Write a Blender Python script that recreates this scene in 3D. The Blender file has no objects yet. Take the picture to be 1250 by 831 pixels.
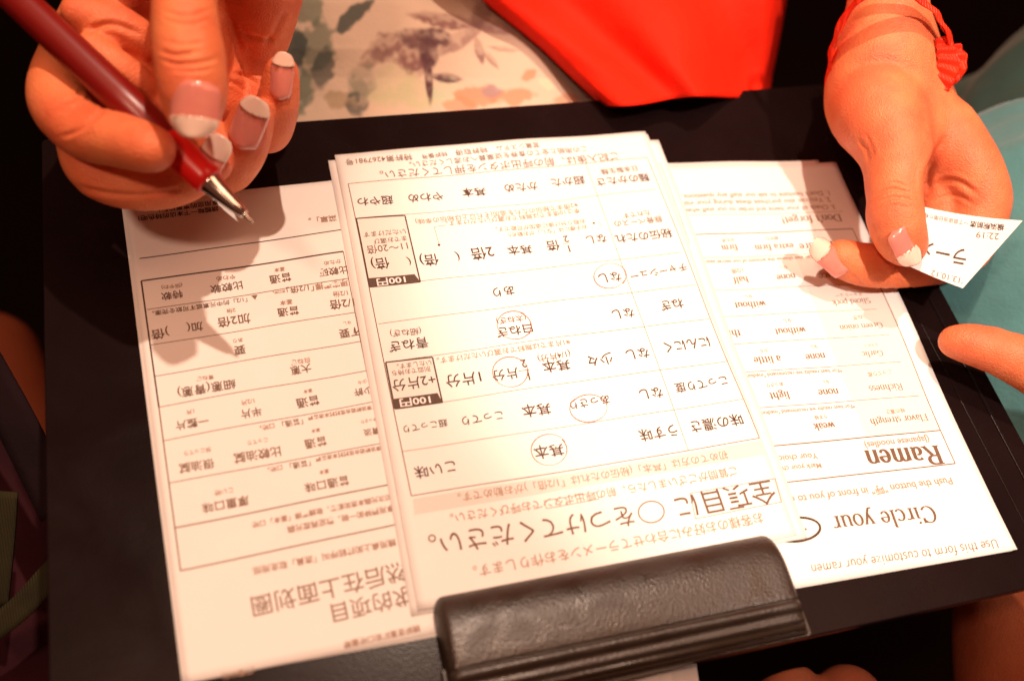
import bpy, math, random
import numpy as np
from mathutils import Vector, Matrix

random.seed(7); rng = np.random.default_rng(11)
scene = bpy.context.scene
COL = scene.collection
MM = 0.001                       # everything below is measured in millimetres

# ------------------------------------------------------------------ camera
AX = np.array([[0.960852, 0.124095, -0.247717],
               [-0.23449, 0.840453, -0.488522],
               [0.147571, 0.527484, 0.83665]])      # columns: camera right, up, back in table space
CAM = np.array([-94.746, -186.849, 320.0])
cam_data = bpy.data.cameras.new('camera')
cam = bpy.data.objects.new('camera', cam_data); COL.objects.link(cam)
m4 = Matrix([list(AX[i]) + [CAM[i] * MM] for i in range(3)] + [[0, 0, 0, 1]])
cam.matrix_world = m4
cam_data.sensor_width = 36.0; cam_data.lens = 36.0
cam_data.clip_start = 0.01; cam_data.clip_end = 20
cam_data.dof.use_dof = True
cam_data.dof.focus_distance = 0.385
cam_data.dof.aperture_fstop = 4.8
cam_data.dof.aperture_blades = 7
scene.camera = cam

# ------------------------------------------------------------------ world and lamps
world = bpy.data.worlds.new('World'); scene.world = world
world.use_nodes = True
bg = world.node_tree.nodes['Background']
bg.inputs[0].default_value = (1.0, 0.30, 0.16, 1); bg.inputs[1].default_value = 0.10

def aim(o, target):
    d = Vector(target) * MM - o.location
    o.rotation_euler = d.to_track_quat('-Z', 'Y').to_euler()

def area(name, loc, target, sx, sy, power, color, spread=180):
    l = bpy.data.lights.new(name, 'AREA'); l.shape = 'RECTANGLE'
    l.size = sx * MM; l.size_y = sy * MM; l.energy = power; l.color = color
    l.spread = math.radians(spread)
    o = bpy.data.objects.new(name, l); COL.objects.link(o)
    o.location = Vector(loc) * MM; aim(o, target)
    return o

def spot(name, loc, target, power, color, size, angle, blend):
    l = bpy.data.lights.new(name, 'SPOT'); l.energy = power; l.color = color
    l.shadow_soft_size = size * MM; l.spot_size = math.radians(angle); l.spot_blend = blend
    o = bpy.data.objects.new(name, l); COL.objects.link(o)
    o.location = Vector(loc) * MM; aim(o, target)
    return o

spot('counter_spotlight', (88, 285, 1005), (0, -10, 0), 34.0, (1.0, 0.72, 0.55), 12, 34, 0.75)
spot('left_spotlight', (-450, -210, 850), (-20, 0, 0), 11.0, (1.0, 0.58, 0.40), 44, 46, 0.6)
spot('unseen_right_spot', (200, -330, 1000), (137, 20, 0), 40.0, (1.0, 0.80, 0.68), 20, 19.0, 0.3)  # unseen lamp; cone edge shaped to stand in for a cast shade boundary
area('overhead_panel', (160, 20, 1200), (160, 20, 0), 1400, 440, 6.0, (1.0, 0.52, 0.31))

scene.view_settings.view_transform = 'Standard'
scene.view_settings.look = 'None'
scene.view_settings.exposure = 0.18
scene.view_settings.gamma = 1.0
scene.view_settings.use_curve_mapping = False
scene.render.film_transparent = False

# ------------------------------------------------------------------ pixel -> place helpers
def _ray(px, py):
    return AX @ np.array([px - 625.0, 415.5 - py, -1250.0])
def at(px, py, z=0.0):
    d = _ray(px, py); t = (z - CAM[2]) / d[2]
    return CAM + d * t
def Q(px, py, depth):
    return CAM + _ray(px, py) * depth / 1250.0
def on_plane(px, py, o, n):
    d = _ray(px, py); t = ((o - CAM) @ n) / (d @ n)
    return CAM + d * t

# ------------------------------------------------------------------ materials
def mat(name, color, rough=0.5, bump=None, var=None, spec=0.5, sss=0.0, metallic=0.0, coat=0.0,
        trans=0.0, sheen=0.0, sss_r=(1.0, 0.25, 0.1)):
    m = bpy.data.materials.new(name); m.use_nodes = True
    nt = m.node_tree; b = nt.nodes['Principled BSDF']
    b.inputs['Base Color'].default_value = (*color, 1)
    b.inputs['Roughness'].default_value = rough
    b.inputs['Specular IOR Level'].default_value = spec
    b.inputs['Metallic'].default_value = metallic
    b.inputs['Coat Weight'].default_value = coat
    b.inputs['Transmission Weight'].default_value = trans
    b.inputs['Sheen Weight'].default_value = sheen
    if sss:
        b.inputs['Subsurface Weight'].default_value = sss
        b.inputs['Subsurface Radius'].default_value = sss_r
        b.inputs['Subsurface Scale'].default_value = 0.0022
    tc = nt.nodes.new('ShaderNodeTexCoord')
    if var:
        sc, amt, c2 = var
        n = nt.nodes.new('ShaderNodeTexNoise'); n.inputs['Scale'].default_value = sc
        n.inputs['Detail'].default_value = 4
        nt.links.new(tc.outputs['Object'], n.inputs['Vector'])
        r = nt.nodes.new('ShaderNodeValToRGB')
        r.color_ramp.elements[0].position = 0.5 - amt; r.color_ramp.elements[1].position = 0.5 + amt
        r.color_ramp.elements[0].color = (*color, 1); r.color_ramp.elements[1].color = (*c2, 1)
        nt.links.new(n.outputs['Fac'], r.inputs['Fac'])
        nt.links.new(r.outputs['Color'], b.inputs['Base Color'])
    if bump:
        last = None
        for (kind, sc, st, dist) in bump:
            if kind == 'noise':
                n = nt.nodes.new('ShaderNodeTexNoise'); n.inputs['Scale'].default_value = sc
                n.inputs['Detail'].default_value = 5; out = n.outputs['Fac']
            elif kind == 'voronoi':
                n = nt.nodes.new('ShaderNodeTexVoronoi'); n.inputs['Scale'].default_value = sc
                out = n.outputs['Distance']
            else:
                n = nt.nodes.new('ShaderNodeTexWave'); n.inputs['Scale'].default_value = sc
                n.inputs['Distortion'].default_value = 1.5; out = n.outputs['Fac']
            nt.links.new(tc.outputs['Object'], n.inputs['Vector'])
            bp = nt.nodes.new('ShaderNodeBump'); bp.inputs['Strength'].default_value = st
            bp.inputs['Distance'].default_value = dist
            nt.links.new(out, bp.inputs['Height'])
            if last: nt.links.new(last.outputs['Normal'], bp.inputs['Normal'])
            last = bp
        nt.links.new(last.outputs['Normal'], b.inputs['Normal'])
    return m

PAPER = mat('paper', (0.80, 0.78, 0.75), 0.75, [('noise', 900, 0.10, 0.0002), ('noise', 25, 0.5, 0.0018)], (60, 0.35, (0.77, 0.75, 0.72)), spec=0.2)
INK = mat('ink_dark', (0.035, 0.019, 0.013), 0.6, var=(1500, 0.3, (0.10, 0.06, 0.04)), spec=0.2)
INK_MID = mat('ink_mid', (0.11, 0.062, 0.040), 0.6, var=(1800, 0.25, (0.20, 0.12, 0.08)), spec=0.2)
INK_OVERLIT = mat('ink_overlit', (0.17, 0.105, 0.07), 0.6, var=(1800, 0.25, (0.27, 0.17, 0.12)), spec=0.2)  # ink copy lightened where strong light washes out the print
INK_FAINT = mat('ink_faint', (0.30, 0.19, 0.14), 0.6, var=(1500, 0.25, (0.44, 0.31, 0.24)), spec=0.2)
TINT = mat('ink_tint', (0.70, 0.655, 0.61), 0.7, var=(2500, 0.2, (0.64, 0.59, 0.54)), spec=0.2)
TINT_SHADE = mat('tint_and_shade', (0.755, 0.715, 0.67), 0.7, var=(2500, 0.2, (0.73, 0.69, 0.64)), spec=0.2)  # price box tint, and the arm shade painted on the English form
BAND = mat('ink_band', (0.07, 0.042, 0.028), 0.6, var=(2500, 0.15, (0.12, 0.07, 0.05)), spec=0.2)
REDINK = mat('ink_red_pen', (0.20, 0.04, 0.035), 0.5, var=(500, 0.2, (0.36, 0.12, 0.10)), spec=0.2)
SKIN = mat('skin', (0.82, 0.265, 0.10), 0.46, [('noise', 210, 0.3, 0.0008), ('voronoi', 1500, 0.8, 0.00025), ('noise', 3200, 0.5, 0.0002)],
           (70, 0.3, (0.66, 0.125, 0.052)), spec=0.35, sss=0.18)
NAIL = mat('nail_pink', (0.72, 0.25, 0.19), 0.16, var=(200, 0.3, (0.66, 0.20, 0.16)), spec=0.6, coat=0.6, sss=0.2)
NAILTIP = mat('nail_white', (0.84, 0.60, 0.47), 0.15, var=(300, 0.3, (0.80, 0.6, 0.5)), spec=0.6, coat=0.7)
GLIT = mat('glitter_gold', (0.85, 0.6, 0.3), 0.2, var=(900, 0.2, (0.9, 0.8, 0.6)), metallic=1.0)
VINYL = mat('board_vinyl', (0.006, 0.003, 0.003), 0.23, [('voronoi', 1500, 0.16, 0.00012), ('noise', 1100, 0.2, 0.00012)], (30, 0.4, (0.011, 0.0055, 0.0055)), spec=0.09)
PLASTIC = mat('clip_plastic', (0.020, 0.013, 0.009), 0.38, [('noise', 900, 0.48, 0.00025), ('voronoi', 1200, 0.35, 0.00022)], (120, 0.35, (0.034, 0.022, 0.015)), spec=0.55)
DARK = mat('dark_floor', (0.006, 0.004, 0.004), 0.8, [('noise', 20, 0.3, 0.003)], (6, 0.4, (0.012, 0.005, 0.004)), spec=0.1)
RED = mat('red_fabric', (0.78, 0.016, 0.003), 0.7, [('noise', 1200, 0.6, 0.0004), ('noise', 70, 0.5, 0.003)], (14, 0.3, (0.80, 0.02, 0.005)), spec=0.1)
CUFFM = mat('orange_chiffon', (0.74, 0.012, 0.004), 0.45, [('wave', 220, 0.6, 0.0006), ('noise', 500, 0.3, 0.0003)], (60, 0.25, (0.80, 0.05, 0.01)), spec=0.3)
TEAL = mat('teal_cotton', (0.075, 0.22, 0.225), 0.85, [('noise', 700, 0.3, 0.0005), ('noise', 30, 0.4, 0.006)], (22, 0.35, (0.11, 0.28, 0.28)), spec=0.1, sheen=0.3)
BLACKC = mat('black_cotton', (0.008, 0.005, 0.006), 0.9, [('noise', 300, 0.4, 0.001)], (40, 0.3, (0.016, 0.007, 0.009)), spec=0.1)
STRAP = mat('olive_webbing', (0.035, 0.03, 0.012), 0.85, [('wave', 300, 0.4, 0.0005)], (80, 0.3, (0.02, 0.018, 0.01)), spec=0.1)
MAROON = mat('maroon_cotton', (0.045, 0.010, 0.014), 0.9, [('noise', 200, 0.4, 0.001)], (30, 0.3, (0.02, 0.006, 0.010)), spec=0.1)
REDPL = mat('pen_red_plastic', (0.20, 0.005, 0.003), 0.34, var=(60, 0.3, (0.15, 0.004, 0.003)), spec=0.5)
REDGRIP = mat('pen_red_grip', (0.72, 0.012, 0.008), 0.3, var=(150, 0.3, (0.62, 0.01, 0.01)), spec=0.5, sss=0.3)
METAL = mat('pen_metal', (0.80, 0.76, 0.70), 0.16, var=(90, 0.3, (0.72, 0.68, 0.6)), metallic=1.0)

SKIN_DIM = mat('skin_dim', (0.34, 0.095, 0.04), 0.5, [('noise', 210, 0.3, 0.0008), ('voronoi', 1500, 0.45, 0.0002)], (40, 0.3, (0.27, 0.06, 0.025)), spec=0.3, sss=0.15)  # darker copy of the skin, dim light put into its colour
def rough_var(m, scale, lo, hi):
    nt = m.node_tree; b = nt.nodes['Principled BSDF']
    n = nt.nodes.new('ShaderNodeTexNoise'); n.inputs['Scale'].default_value = scale; n.inputs['Detail'].default_value = 6; n.inputs['Distortion'].default_value = 1.2
    r = nt.nodes.new('ShaderNodeMapRange'); r.inputs['From Min'].default_value = 0.35; r.inputs['From Max'].default_value = 0.65
    r.inputs['To Min'].default_value = lo; r.inputs['To Max'].default_value = hi
    tc = nt.nodes.new('ShaderNodeTexCoord'); nt.links.new(tc.outputs['Object'], n.inputs['Vector'])
    nt.links.new(n.outputs['Fac'], r.inputs['Value']); nt.links.new(r.outputs['Result'], b.inputs['Roughness'])
rough_var(VINYL, 35, 0.20, 0.28); rough_var(PLASTIC, 60, 0.28, 0.48); rough_var(SKIN, 120, 0.36, 0.56)
def pigment(m, scale, c2, amt):
    """a second, broader drift of the skin's own colour: ruddier patches"""
    nt = m.node_tree; b = nt.nodes['Principled BSDF']; src = b.inputs['Base Color'].links[0].from_socket
    n = nt.nodes.new('ShaderNodeTexNoise'); n.inputs['Scale'].default_value = scale; n.inputs['Detail'].default_value = 3
    tc = nt.nodes.new('ShaderNodeTexCoord'); nt.links.new(tc.outputs['Object'], n.inputs['Vector'])
    r = nt.nodes.new('ShaderNodeMapRange'); r.inputs['From Min'].default_value = 0.42; r.inputs['From Max'].default_value = 0.62; r.inputs['To Max'].default_value = amt
    mx = nt.nodes.new('ShaderNodeMix'); mx.data_type = 'RGBA'; mx.inputs['B'].default_value = (*c2, 1)
    nt.links.new(n.outputs['Fac'], r.inputs['Value']); nt.links.new(r.outputs['Result'], mx.inputs['Factor'])
    nt.links.new(src, mx.inputs['A']); nt.links.new(mx.outputs['Result'], b.inputs['Base Color'])
pigment(SKIN, 38, (0.72, 0.12, 0.05), 0.45)

# ------------------------------------------------------------------ object helpers
def link(o, parent=None):
    COL.objects.link(o)
    if parent is not None: o.parent = parent
    return o
def mesh_obj(name, V, F, material, parent=None, smooth=False, origin=None):
    V = np.asarray(V, float).reshape(-1, 3)
    o0 = np.zeros(3) if origin is None else np.asarray(origin, float)
    me = bpy.data.meshes.new(name)
    me.from_pydata(((V - o0) * MM).tolist(), [], [tuple(int(i) for i in f) for f in F])
    me.materials.append(material)
    if smooth: me.polygons.foreach_set('use_smooth', [True] * len(me.polygons))
    me.update()
    o = bpy.data.objects.new(name, me); link(o, parent)
    if origin is not None: o.location = Vector(o0) * MM
    return o
def tag(o, label, cat, group=None, kind=None):
    if label: o['label'] = label
    if cat: o['category'] = cat
    if group: o['group'] = group
    if kind: o['kind'] = kind
    return o
def empty(name, label, cat, group=None, loc=(0, 0, 0)):
    o = bpy.data.objects.new(name, None); o.empty_display_size = 0.01
    COL.objects.link(o); o.location = Vector(loc) * MM
    return tag(o, label, cat, group)
# children keep world coordinates: their parents sit at the origin unless said otherwise

def grid_faces(nu, nv, off=0, flip=False):
    i, j = np.meshgrid(np.arange(nu - 1), np.arange(nv - 1), indexing='ij')
    a = (i * nv + j).ravel() + off
    f = np.stack([a, a + nv, a + nv + 1, a + 1], 1)
    return f[:, ::-1] if flip else f

def slab(top, bot_off):
    """closed thin sheet from an (nu,nv,3) grid; bot_off is the vector to the underside"""
    nu, nv, _ = top.shape
    V = np.concatenate([top.reshape(-1, 3), top.reshape(-1, 3) + bot_off])
    n = nu * nv
    F = list(map(tuple, grid_faces(nu, nv))) + list(map(tuple, grid_faces(nu, nv, n, True)))
    ring = [i * nv for i in range(nu)] + [(nu - 1) * nv + j for j in range(1, nv)] + \
           [i * nv + nv - 1 for i in range(nu - 2, -1, -1)] + [j for j in range(nv - 2, 0, -1)]
    for k in range(len(ring)):
        a, b = ring[k], ring[(k + 1) % len(ring)]
        F.append((b, a, a + n, b + n))
    return V, F

def tube(path, radii, n=16, squash=None, up=(0, 0, 1)):
    path = np.asarray(path, float); radii = np.broadcast_to(radii, len(path))
    T = np.gradient(path, axis=0); T /= np.linalg.norm(T, axis=1)[:, None]
    V = []; F = []
    nrm = np.cross(T[0], up); 
    if np.linalg.norm(nrm) < 1e-3: nrm = np.cross(T[0], (1, 0, 0))
    nrm /= np.linalg.norm(nrm)
    for i in range(len(path)):
        nrm = nrm - T[i] * (nrm @ T[i]); nrm /= np.linalg.norm(nrm)
        b = np.cross(T[i], nrm)
        for k in range(n):
            a = 2 * math.pi * k / n
            V.append(path[i] + radii[i] * (math.cos(a) * nrm + math.sin(a) * b * (squash or 1)))
    for i in range(len(path) - 1):
        for k in range(n):
            F.append((i * n + k, i * n + (k + 1) % n, (i + 1) * n + (k + 1) % n, (i + 1) * n + k))
    F.append(tuple(range(n))[::-1]); F.append(tuple((len(path) - 1) * n + k for k in range(n)))
    return np.array(V), F

def catmull(P, R=None, step=2.0):
    P = np.asarray(P, float); n = len(P)
    if R is not None: P = np.hstack([P, np.asarray(R, float)[:, None]])
    out = []
    E = np.vstack([2 * P[0] - P[1], P, 2 * P[-1] - P[-2]])
    for i in range(n - 1):
        p0, p1, p2, p3 = E[i:i + 4]
        L = np.linalg.norm((p2 - p1)[:3]); m = max(2, int(L / step))
        for t in np.linspace(0, 1, m, endpoint=False):
            out.append(0.5 * (2 * p1 + (p2 - p0) * t + (2 * p0 - 5 * p1 + 4 * p2 - p3) * t * t + (3 * p1 - p0 - 3 * p2 + p3) * t ** 3))
    out.append(P[-1]); out = np.array(out)
    return (out[:, :3], out[:, 3]) if R is not None else out

# ------------------------------------------------------------------ organic surfaces: distance field + surface nets
class Body:
    def __init__(s, lo, hi, vs):
        s.lo = np.array(lo, float); s.vs = vs
        s.n = np.ceil((np.array(hi, float) - s.lo) / vs).astype(int) + 1
        s.f = np.full(s.n, 50.0, np.float32)
    def chain(s, P, R, k=2.0, kin=1.5, step=3.0, dips=(), smooth=True, pad=9):
        if smooth and len(P) > 2: P, R = catmull(P, R, step)
        P = np.asarray(P, float); R = np.asarray(R, float).copy()
        seg = np.r_[0, np.cumsum(np.linalg.norm(np.diff(P, axis=0), axis=1))]
        for (t0, depth, w) in dips:
            R -= depth * np.exp(-((seg / seg[-1] - t0) * seg[-1] / w) ** 2)
        pad = pad + k
        lo = np.maximum(((P - R[:, None]).min(0) - pad - s.lo) // s.vs, 0).astype(int)
        hi = np.minimum(((P + R[:, None]).max(0) + pad - s.lo) // s.vs + 2, s.n).astype(int)
        if (hi <= lo).any(): return
        loc = np.full(hi - lo, 50.0, np.float32)
        ax = [s.lo[a] + s.vs * np.arange(s.n[a]) for a in range(3)]
        for i in range(len(P) - 1):
            a, b, ra, rb = P[i], P[i + 1], R[i], R[i + 1]
            l2 = np.maximum(((np.minimum(a - ra, b - rb) - pad - s.lo) // s.vs).astype(int), lo)
            h2 = np.minimum(((np.maximum(a + ra, b + rb) + pad - s.lo) // s.vs + 2).astype(int), hi)
            if (h2 <= l2).any(): continue
            X = ax[0][l2[0]:h2[0], None, None]; Y = ax[1][None, l2[1]:h2[1], None]; Z = ax[2][None, None, l2[2]:h2[2]]
            ab = b - a; L2 = max(ab @ ab, 1e-6)
            t = np.clip(((X - a[0]) * ab[0] + (Y - a[1]) * ab[1] + (Z - a[2]) * ab[2]) / L2, 0, 1)
            d = np.sqrt((X - a[0] - t * ab[0]) ** 2 + (Y - a[1] - t * ab[1]) ** 2 + (Z - a[2] - t * ab[2]) ** 2) - (ra + (rb - ra) * t)
            sl = tuple(slice(l2[q] - lo[q], h2[q] - lo[q]) for q in range(3))
            loc[sl] = s.smin(loc[sl], d.astype(np.float32), kin if kin > 0 else 0)
        sl = tuple(slice(lo[q], hi[q]) for q in range(3))
        s.f[sl] = s.smin(s.f[sl], loc, k)
    def blob(s, c, R, k=4):
        s.chain([c, np.array(c) + 0.01], [R, R], k=k, smooth=False)
    @staticmethod
    def smin(a, b, k):
        if k <= 0: return np.minimum(a, b)
        h = np.maximum(k - np.abs(a - b), 0) / k
        return np.minimum(a, b) - h * h * k * 0.25
    def carve(s, P, R, k=1.0):
        f = s.f; s.f = np.full(s.n, 50.0, np.float32)
        s.chain(P, R, k=0, kin=0.5, smooth=False); g = -s.f
        h = np.maximum(k - np.abs(f - g), 0) / k
        s.f = np.maximum(f, g) + h * h * k * 0.25
    def mesh(s):
        f = s.f
        f[0] = f[-1] = 5; f[:, 0] = f[:, -1] = 5; f[:, :, 0] = f[:, :, -1] = 5
        ins = f < 0
        c = np.zeros(np.array(f.shape) - 1, np.int8)
        for dx in (0, 1):
            for dy in (0, 1):
                for dz in (0, 1):
                    c += ins[dx:ins.shape[0] - 1 + dx, dy:ins.shape[1] - 1 + dy, dz:ins.shape[2] - 1 + dz]
        act = np.argwhere((c > 0) & (c < 8))
        idx = np.full(c.shape, -1, np.int32); idx[tuple(act.T)] = np.arange(len(act))
        acc = np.zeros((len(act), 3)); cnt = np.zeros(len(act))
        corners = [(x, y, z) for x in (0, 1) for y in (0, 1) for z in (0, 1)]
        for A in corners:
            for Bc in corners:
                if sum(abs(A[q] - Bc[q]) for q in range(3)) == 1 and A < Bc:
                    fa = f[tuple((act + A).T)]; fb = f[tuple((act + Bc).T)]
                    m = (fa < 0) != (fb < 0)
                    t = np.where(m, fa / np.where(m, fa - fb, 1), 0)[:, None]
                    p = np.array(A) + t * (np.array(Bc) - np.array(A))
                    acc[m] += p[m]; cnt[m] += 1
        V = (act + acc / cnt[:, None]) * s.vs + s.lo
        F = []
        for a in range(3):
            u, v = (a + 1) % 3, (a + 2) % 3
            e = np.zeros(3, int); e[a] = 1
            sh = [slice(None)] * 3; s0 = list(sh); s1 = list(sh)
            s0[a] = slice(0, -1); s1[a] = slice(1, None)
            ch = ins[tuple(s0)] != ins[tuple(s1)]
            q = np.argwhere(ch); sg = ins[tuple(s0)][tuple(q.T)]
            ok = (q[:, u] > 0) & (q[:, v] > 0) & (q[:, u] < f.shape[u] - 1) & (q[:, v] < f.shape[v] - 1)
            q = q[ok]; sg = sg[ok]
            U = np.zeros(3, int); U[u] = 1; W = np.zeros(3, int); W[v] = 1
            quad = np.stack([idx[tuple((q - U - W).T)], idx[tuple((q - W).T)], idx[tuple(q.T)], idx[tuple((q - U).T)]], 1)
            quad = np.where(sg[:, None], quad, quad[:, ::-1])
            F.append(quad)
        return V, np.concatenate(F)
def relax(V, F, it=2, lam=0.5):
    for _ in range(it):
        acc = np.zeros_like(V); cnt = np.zeros(len(V))
        for k in range(4):
            a, b = F[:, k], F[:, (k + 1) % 4]
            np.add.at(acc, a, V[b]); np.add.at(acc, b, V[a]); np.add.at(cnt, a, 1); np.add.at(cnt, b, 1)
        V = V + lam * (acc / cnt[:, None] - V)
    return V
def press(V, F, lines):
    """skin creases: lines run over the surface that faces the viewer's side; depth and width in mm"""
    n = np.zeros_like(V); a = V[F[:, 0]]; q = np.cross(V[F[:, 2]] - a, V[F[:, 3]] - V[F[:, 1]])
    for k in range(4): np.add.at(n, F[:, k], q)
    n /= np.maximum(np.linalg.norm(n, axis=1), 1e-9)[:, None]
    c = (V - CAM) @ AX; dep = -c[:, 2]; X = 625 + 1250 * c[:, 0] / dep; Y = 415.5 - 1250 * c[:, 1] / dep
    face = (n @ AX[:, 2]); sgn = 1.0
    out = V.copy()
    for (pts, depth, w, d0, d1) in lines:
        P = catmull([(x, y, 0) for x, y in pts], step=1.5)[:, :2]
        m = np.where((dep > d0) & (dep < d1) & (X > P[:, 0].min() - 12) & (X < P[:, 0].max() + 12) & (Y > P[:, 1].min() - 12) & (Y < P[:, 1].max() + 12) & (face > 0.05))[0]
        if not len(m): continue
        dd = np.sqrt(((X[m, None] - P[None, :, 0]) ** 2 + (Y[m, None] - P[None, :, 1]) ** 2)); j = dd.argmin(1); d = dd[np.arange(len(m)), j] * dep[m] / 1250
        t = j / (len(P) - 1); fade = np.clip(np.minimum(t, 1 - t) * 5, 0.15, 1)
        out[m] -= n[m] * (depth * fade * (np.exp(-(d / w) ** 2) - 0.35 * np.exp(-((d - 2.2 * w) / w) ** 2)))[:, None]
    return out
def quads_obj(name, V, F, material, parent=None):
    me = bpy.data.meshes.new(name)
    nV, nF = len(V), len(F)
    me.vertices.add(nV); me.vertices.foreach_set('co', (V * MM).astype(np.float32).ravel())
    me.loops.add(nF * 4); me.loops.foreach_set('vertex_index', F.astype(np.int32).ravel())
    me.polygons.add(nF); me.polygons.foreach_set('loop_start', np.arange(nF, dtype=np.int32) * 4)
    me.update(calc_edges=True); me.validate()
    me.polygons.foreach_set('use_smooth', [True] * len(me.polygons))
    me.materials.append(material)
    o = bpy.data.objects.new(name, me); link(o, parent)
    return o

# ================================================================== the setting
g = 3000
mesh_obj('floor', [(-g, -g, -520), (g, -g, -520), (g, g, -520), (-g, g, -520)], [(0, 1, 2, 3)], DARK)['kind'] = 'structure'

# ================================================================== clipboard
clipboard = empty('clipboard', 'black vinyl clipboard with a wide black clip holding the order forms', 'clipboard')
X0, X1, Y0, Y1 = -162.5, 186.0, -126.8, 117.3
def rounded_slab(name, x0, x1, y0, y1, z0, z1, r, bev, material, parent, nb=3):
    """box with rounded corners and a bevelled upper edge"""
    V = []; F = []; nc = 6
    rings = [(0, z0), (0, z1 - bev)] + [(bev * (1 - math.cos(a)), z1 - bev + bev * math.sin(a)) for a in np.linspace(0, math.pi / 2, nb + 1)[1:]]
    for (ins, z) in rings:
        for (cx, cy, a0) in ((x1 - r, y1 - r, 0), (x0 + r, y1 - r, 90), (x0 + r, y0 + r, 180), (x1 - r, y0 + r, 270)):
            for k in range(nc):
                a = math.radians(a0 + 90 * k / (nc - 1)); rr = max(r - ins, 0.01)
                V.append((cx + rr * math.cos(a), cy + rr * math.sin(a), z))
    n = nc * 4
    for i in range(len(rings) - 1):
        for k in range(n):
            F.append((i * n + k, i * n + (k + 1) % n, (i + 1) * n + (k + 1) % n, (i + 1) * n + k))
    F.append(tuple(range(n))[::-1]); F.append(tuple((len(rings) - 1) * n + k for k in range(n)))
    return mesh_obj(name, V, F, material, parent)
rounded_slab('board_panel', X0, X1, Y0, Y1, -3.4, 0.0, 2.0, 0.5, VINYL, clipboard)
# raised welt along the right side and the stitched hem line
def bead(name, pts, r, material, parent, sq=0.6):
    V, F = tube(catmull(pts, step=6), r, 8, sq); return mesh_obj(name, V, F, material, parent, True)
bead('edge_welt', [(X1 - 7.5, Y0 + 3, 0.0), (X1 - 7.5, 0, 0.0), (X1 - 7.5, Y1 - 3, 0.0)], 0.7, VINYL, clipboard)
bead('edge_welt', [(X1 - 17, Y0 + 3, 0.0), (X1 - 17, 0, 0.0), (X1 - 17, Y1 - 3, 0.0)], 0.35, VINYL, clipboard)
bead('edge_welt', [(X0 + 3, Y0 + 7, 0.0), (-100, Y0 + 7, 0.0), (-56, Y0 + 7, 0.0)], 0.5, VINYL, clipboard)

# the clip: an extruded profile with rounded ends, ribs along its back
def clip_shape(x0, x1, prof, rnd, material, name, parent, rx=7.0):
    """profile (y,z) swept along x; ends taper down with a rounded shoulder"""
    prof = np.array(prof, float)
    xs = []; sc = []
    for t in np.linspace(0, 1, 7): xs.append(x0 + rx * (1 - math.cos(t * math.pi / 2)) * 0.55); sc.append(math.sin(t * math.pi / 2))
    for x in np.linspace(x0 + rx, x1 - rx, 40): xs.append(x); sc.append(1)
    for t in np.linspace(1, 0, 7): xs.append(x1 - rx * (1 - math.cos(t * math.pi / 2)) * 0.55); sc.append(math.sin(t * math.pi / 2))
    V = []; n = len(prof); yb = prof[-1, 0]
    for x, s_ in zip(xs, sc):
        for (y, z) in prof:
            front = (1 - s_) * rnd * max(0, (y - yb) / (prof[0, 0] - yb)) ** 4
            V.append((x, y - front, 0.6 + (z - 0.6) * (0.16 + 0.84 * s_)))
    F = [tuple(f) for f in grid_faces(len(xs), n, 0, False)]
    # underside
    nb = len(V)
    F += [tuple(i * n for i in range(len(xs)))[::-1][:0]] if False else []
    for i in range(len(xs) - 1): F.append((i * n, i * n + n - 1, (i + 1) * n + n - 1, (i + 1) * n))
    F.append(tuple(range(n))); F.append(tuple((len(xs) - 1) * n + k for k in range(n))[::-1])
    o = mesh_obj(name, V, F, material, parent, False)
    o.data.polygons.foreach_set('use_smooth', [True] * len(o.data.polygons))
    return o
prof = [(-91.0, 1.9), (-91.2, 2.6), (-92.0, 4.0), (-93.6, 5.6), (-95.8, 7.0), (-98.5, 8.0), (-101.5, 8.6), (-104, 8.8), (-108, 8.7), (-112, 8.5), (-115.0, 8.3),
        (-115.4, 8.2), (-115.7, 7.7), (-116.1, 7.75), (-116.4, 8.3), (-117.8, 8.35), (-118.8, 7.9), (-119.2, 6.9), (-119.6, 6.2), (-120.6, 6.1), (-121.6, 6.3),
        (-122.3, 6.0), (-122.8, 4.9), (-123.2, 4.4), (-124.6, 4.4), (-125.8, 4.0), (-126.4, 2.8), (-126.5, 0.6)]
CX0, CX1 = -49.5, 70.5
clip_shape(CX0, CX1, prof, 7.0, PLASTIC, 'clip_jaw', clipboard)
rounded_slab('clip_base', CX0 - 1.0, CX1 + 1.2, -126.9, -113.0, 0.02, 2.2, 1.0, 0.5, PLASTIC, clipboard)
V, F = tube([(CX0 + 2, -124.0, 4.9), (10, -124.0, 4.9), (CX1 - 2, -124.0, 4.9)], 1.2, 10)
mesh_obj('hinge_rod', V, F, METAL if False else PLASTIC, clipboard, True)

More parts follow.
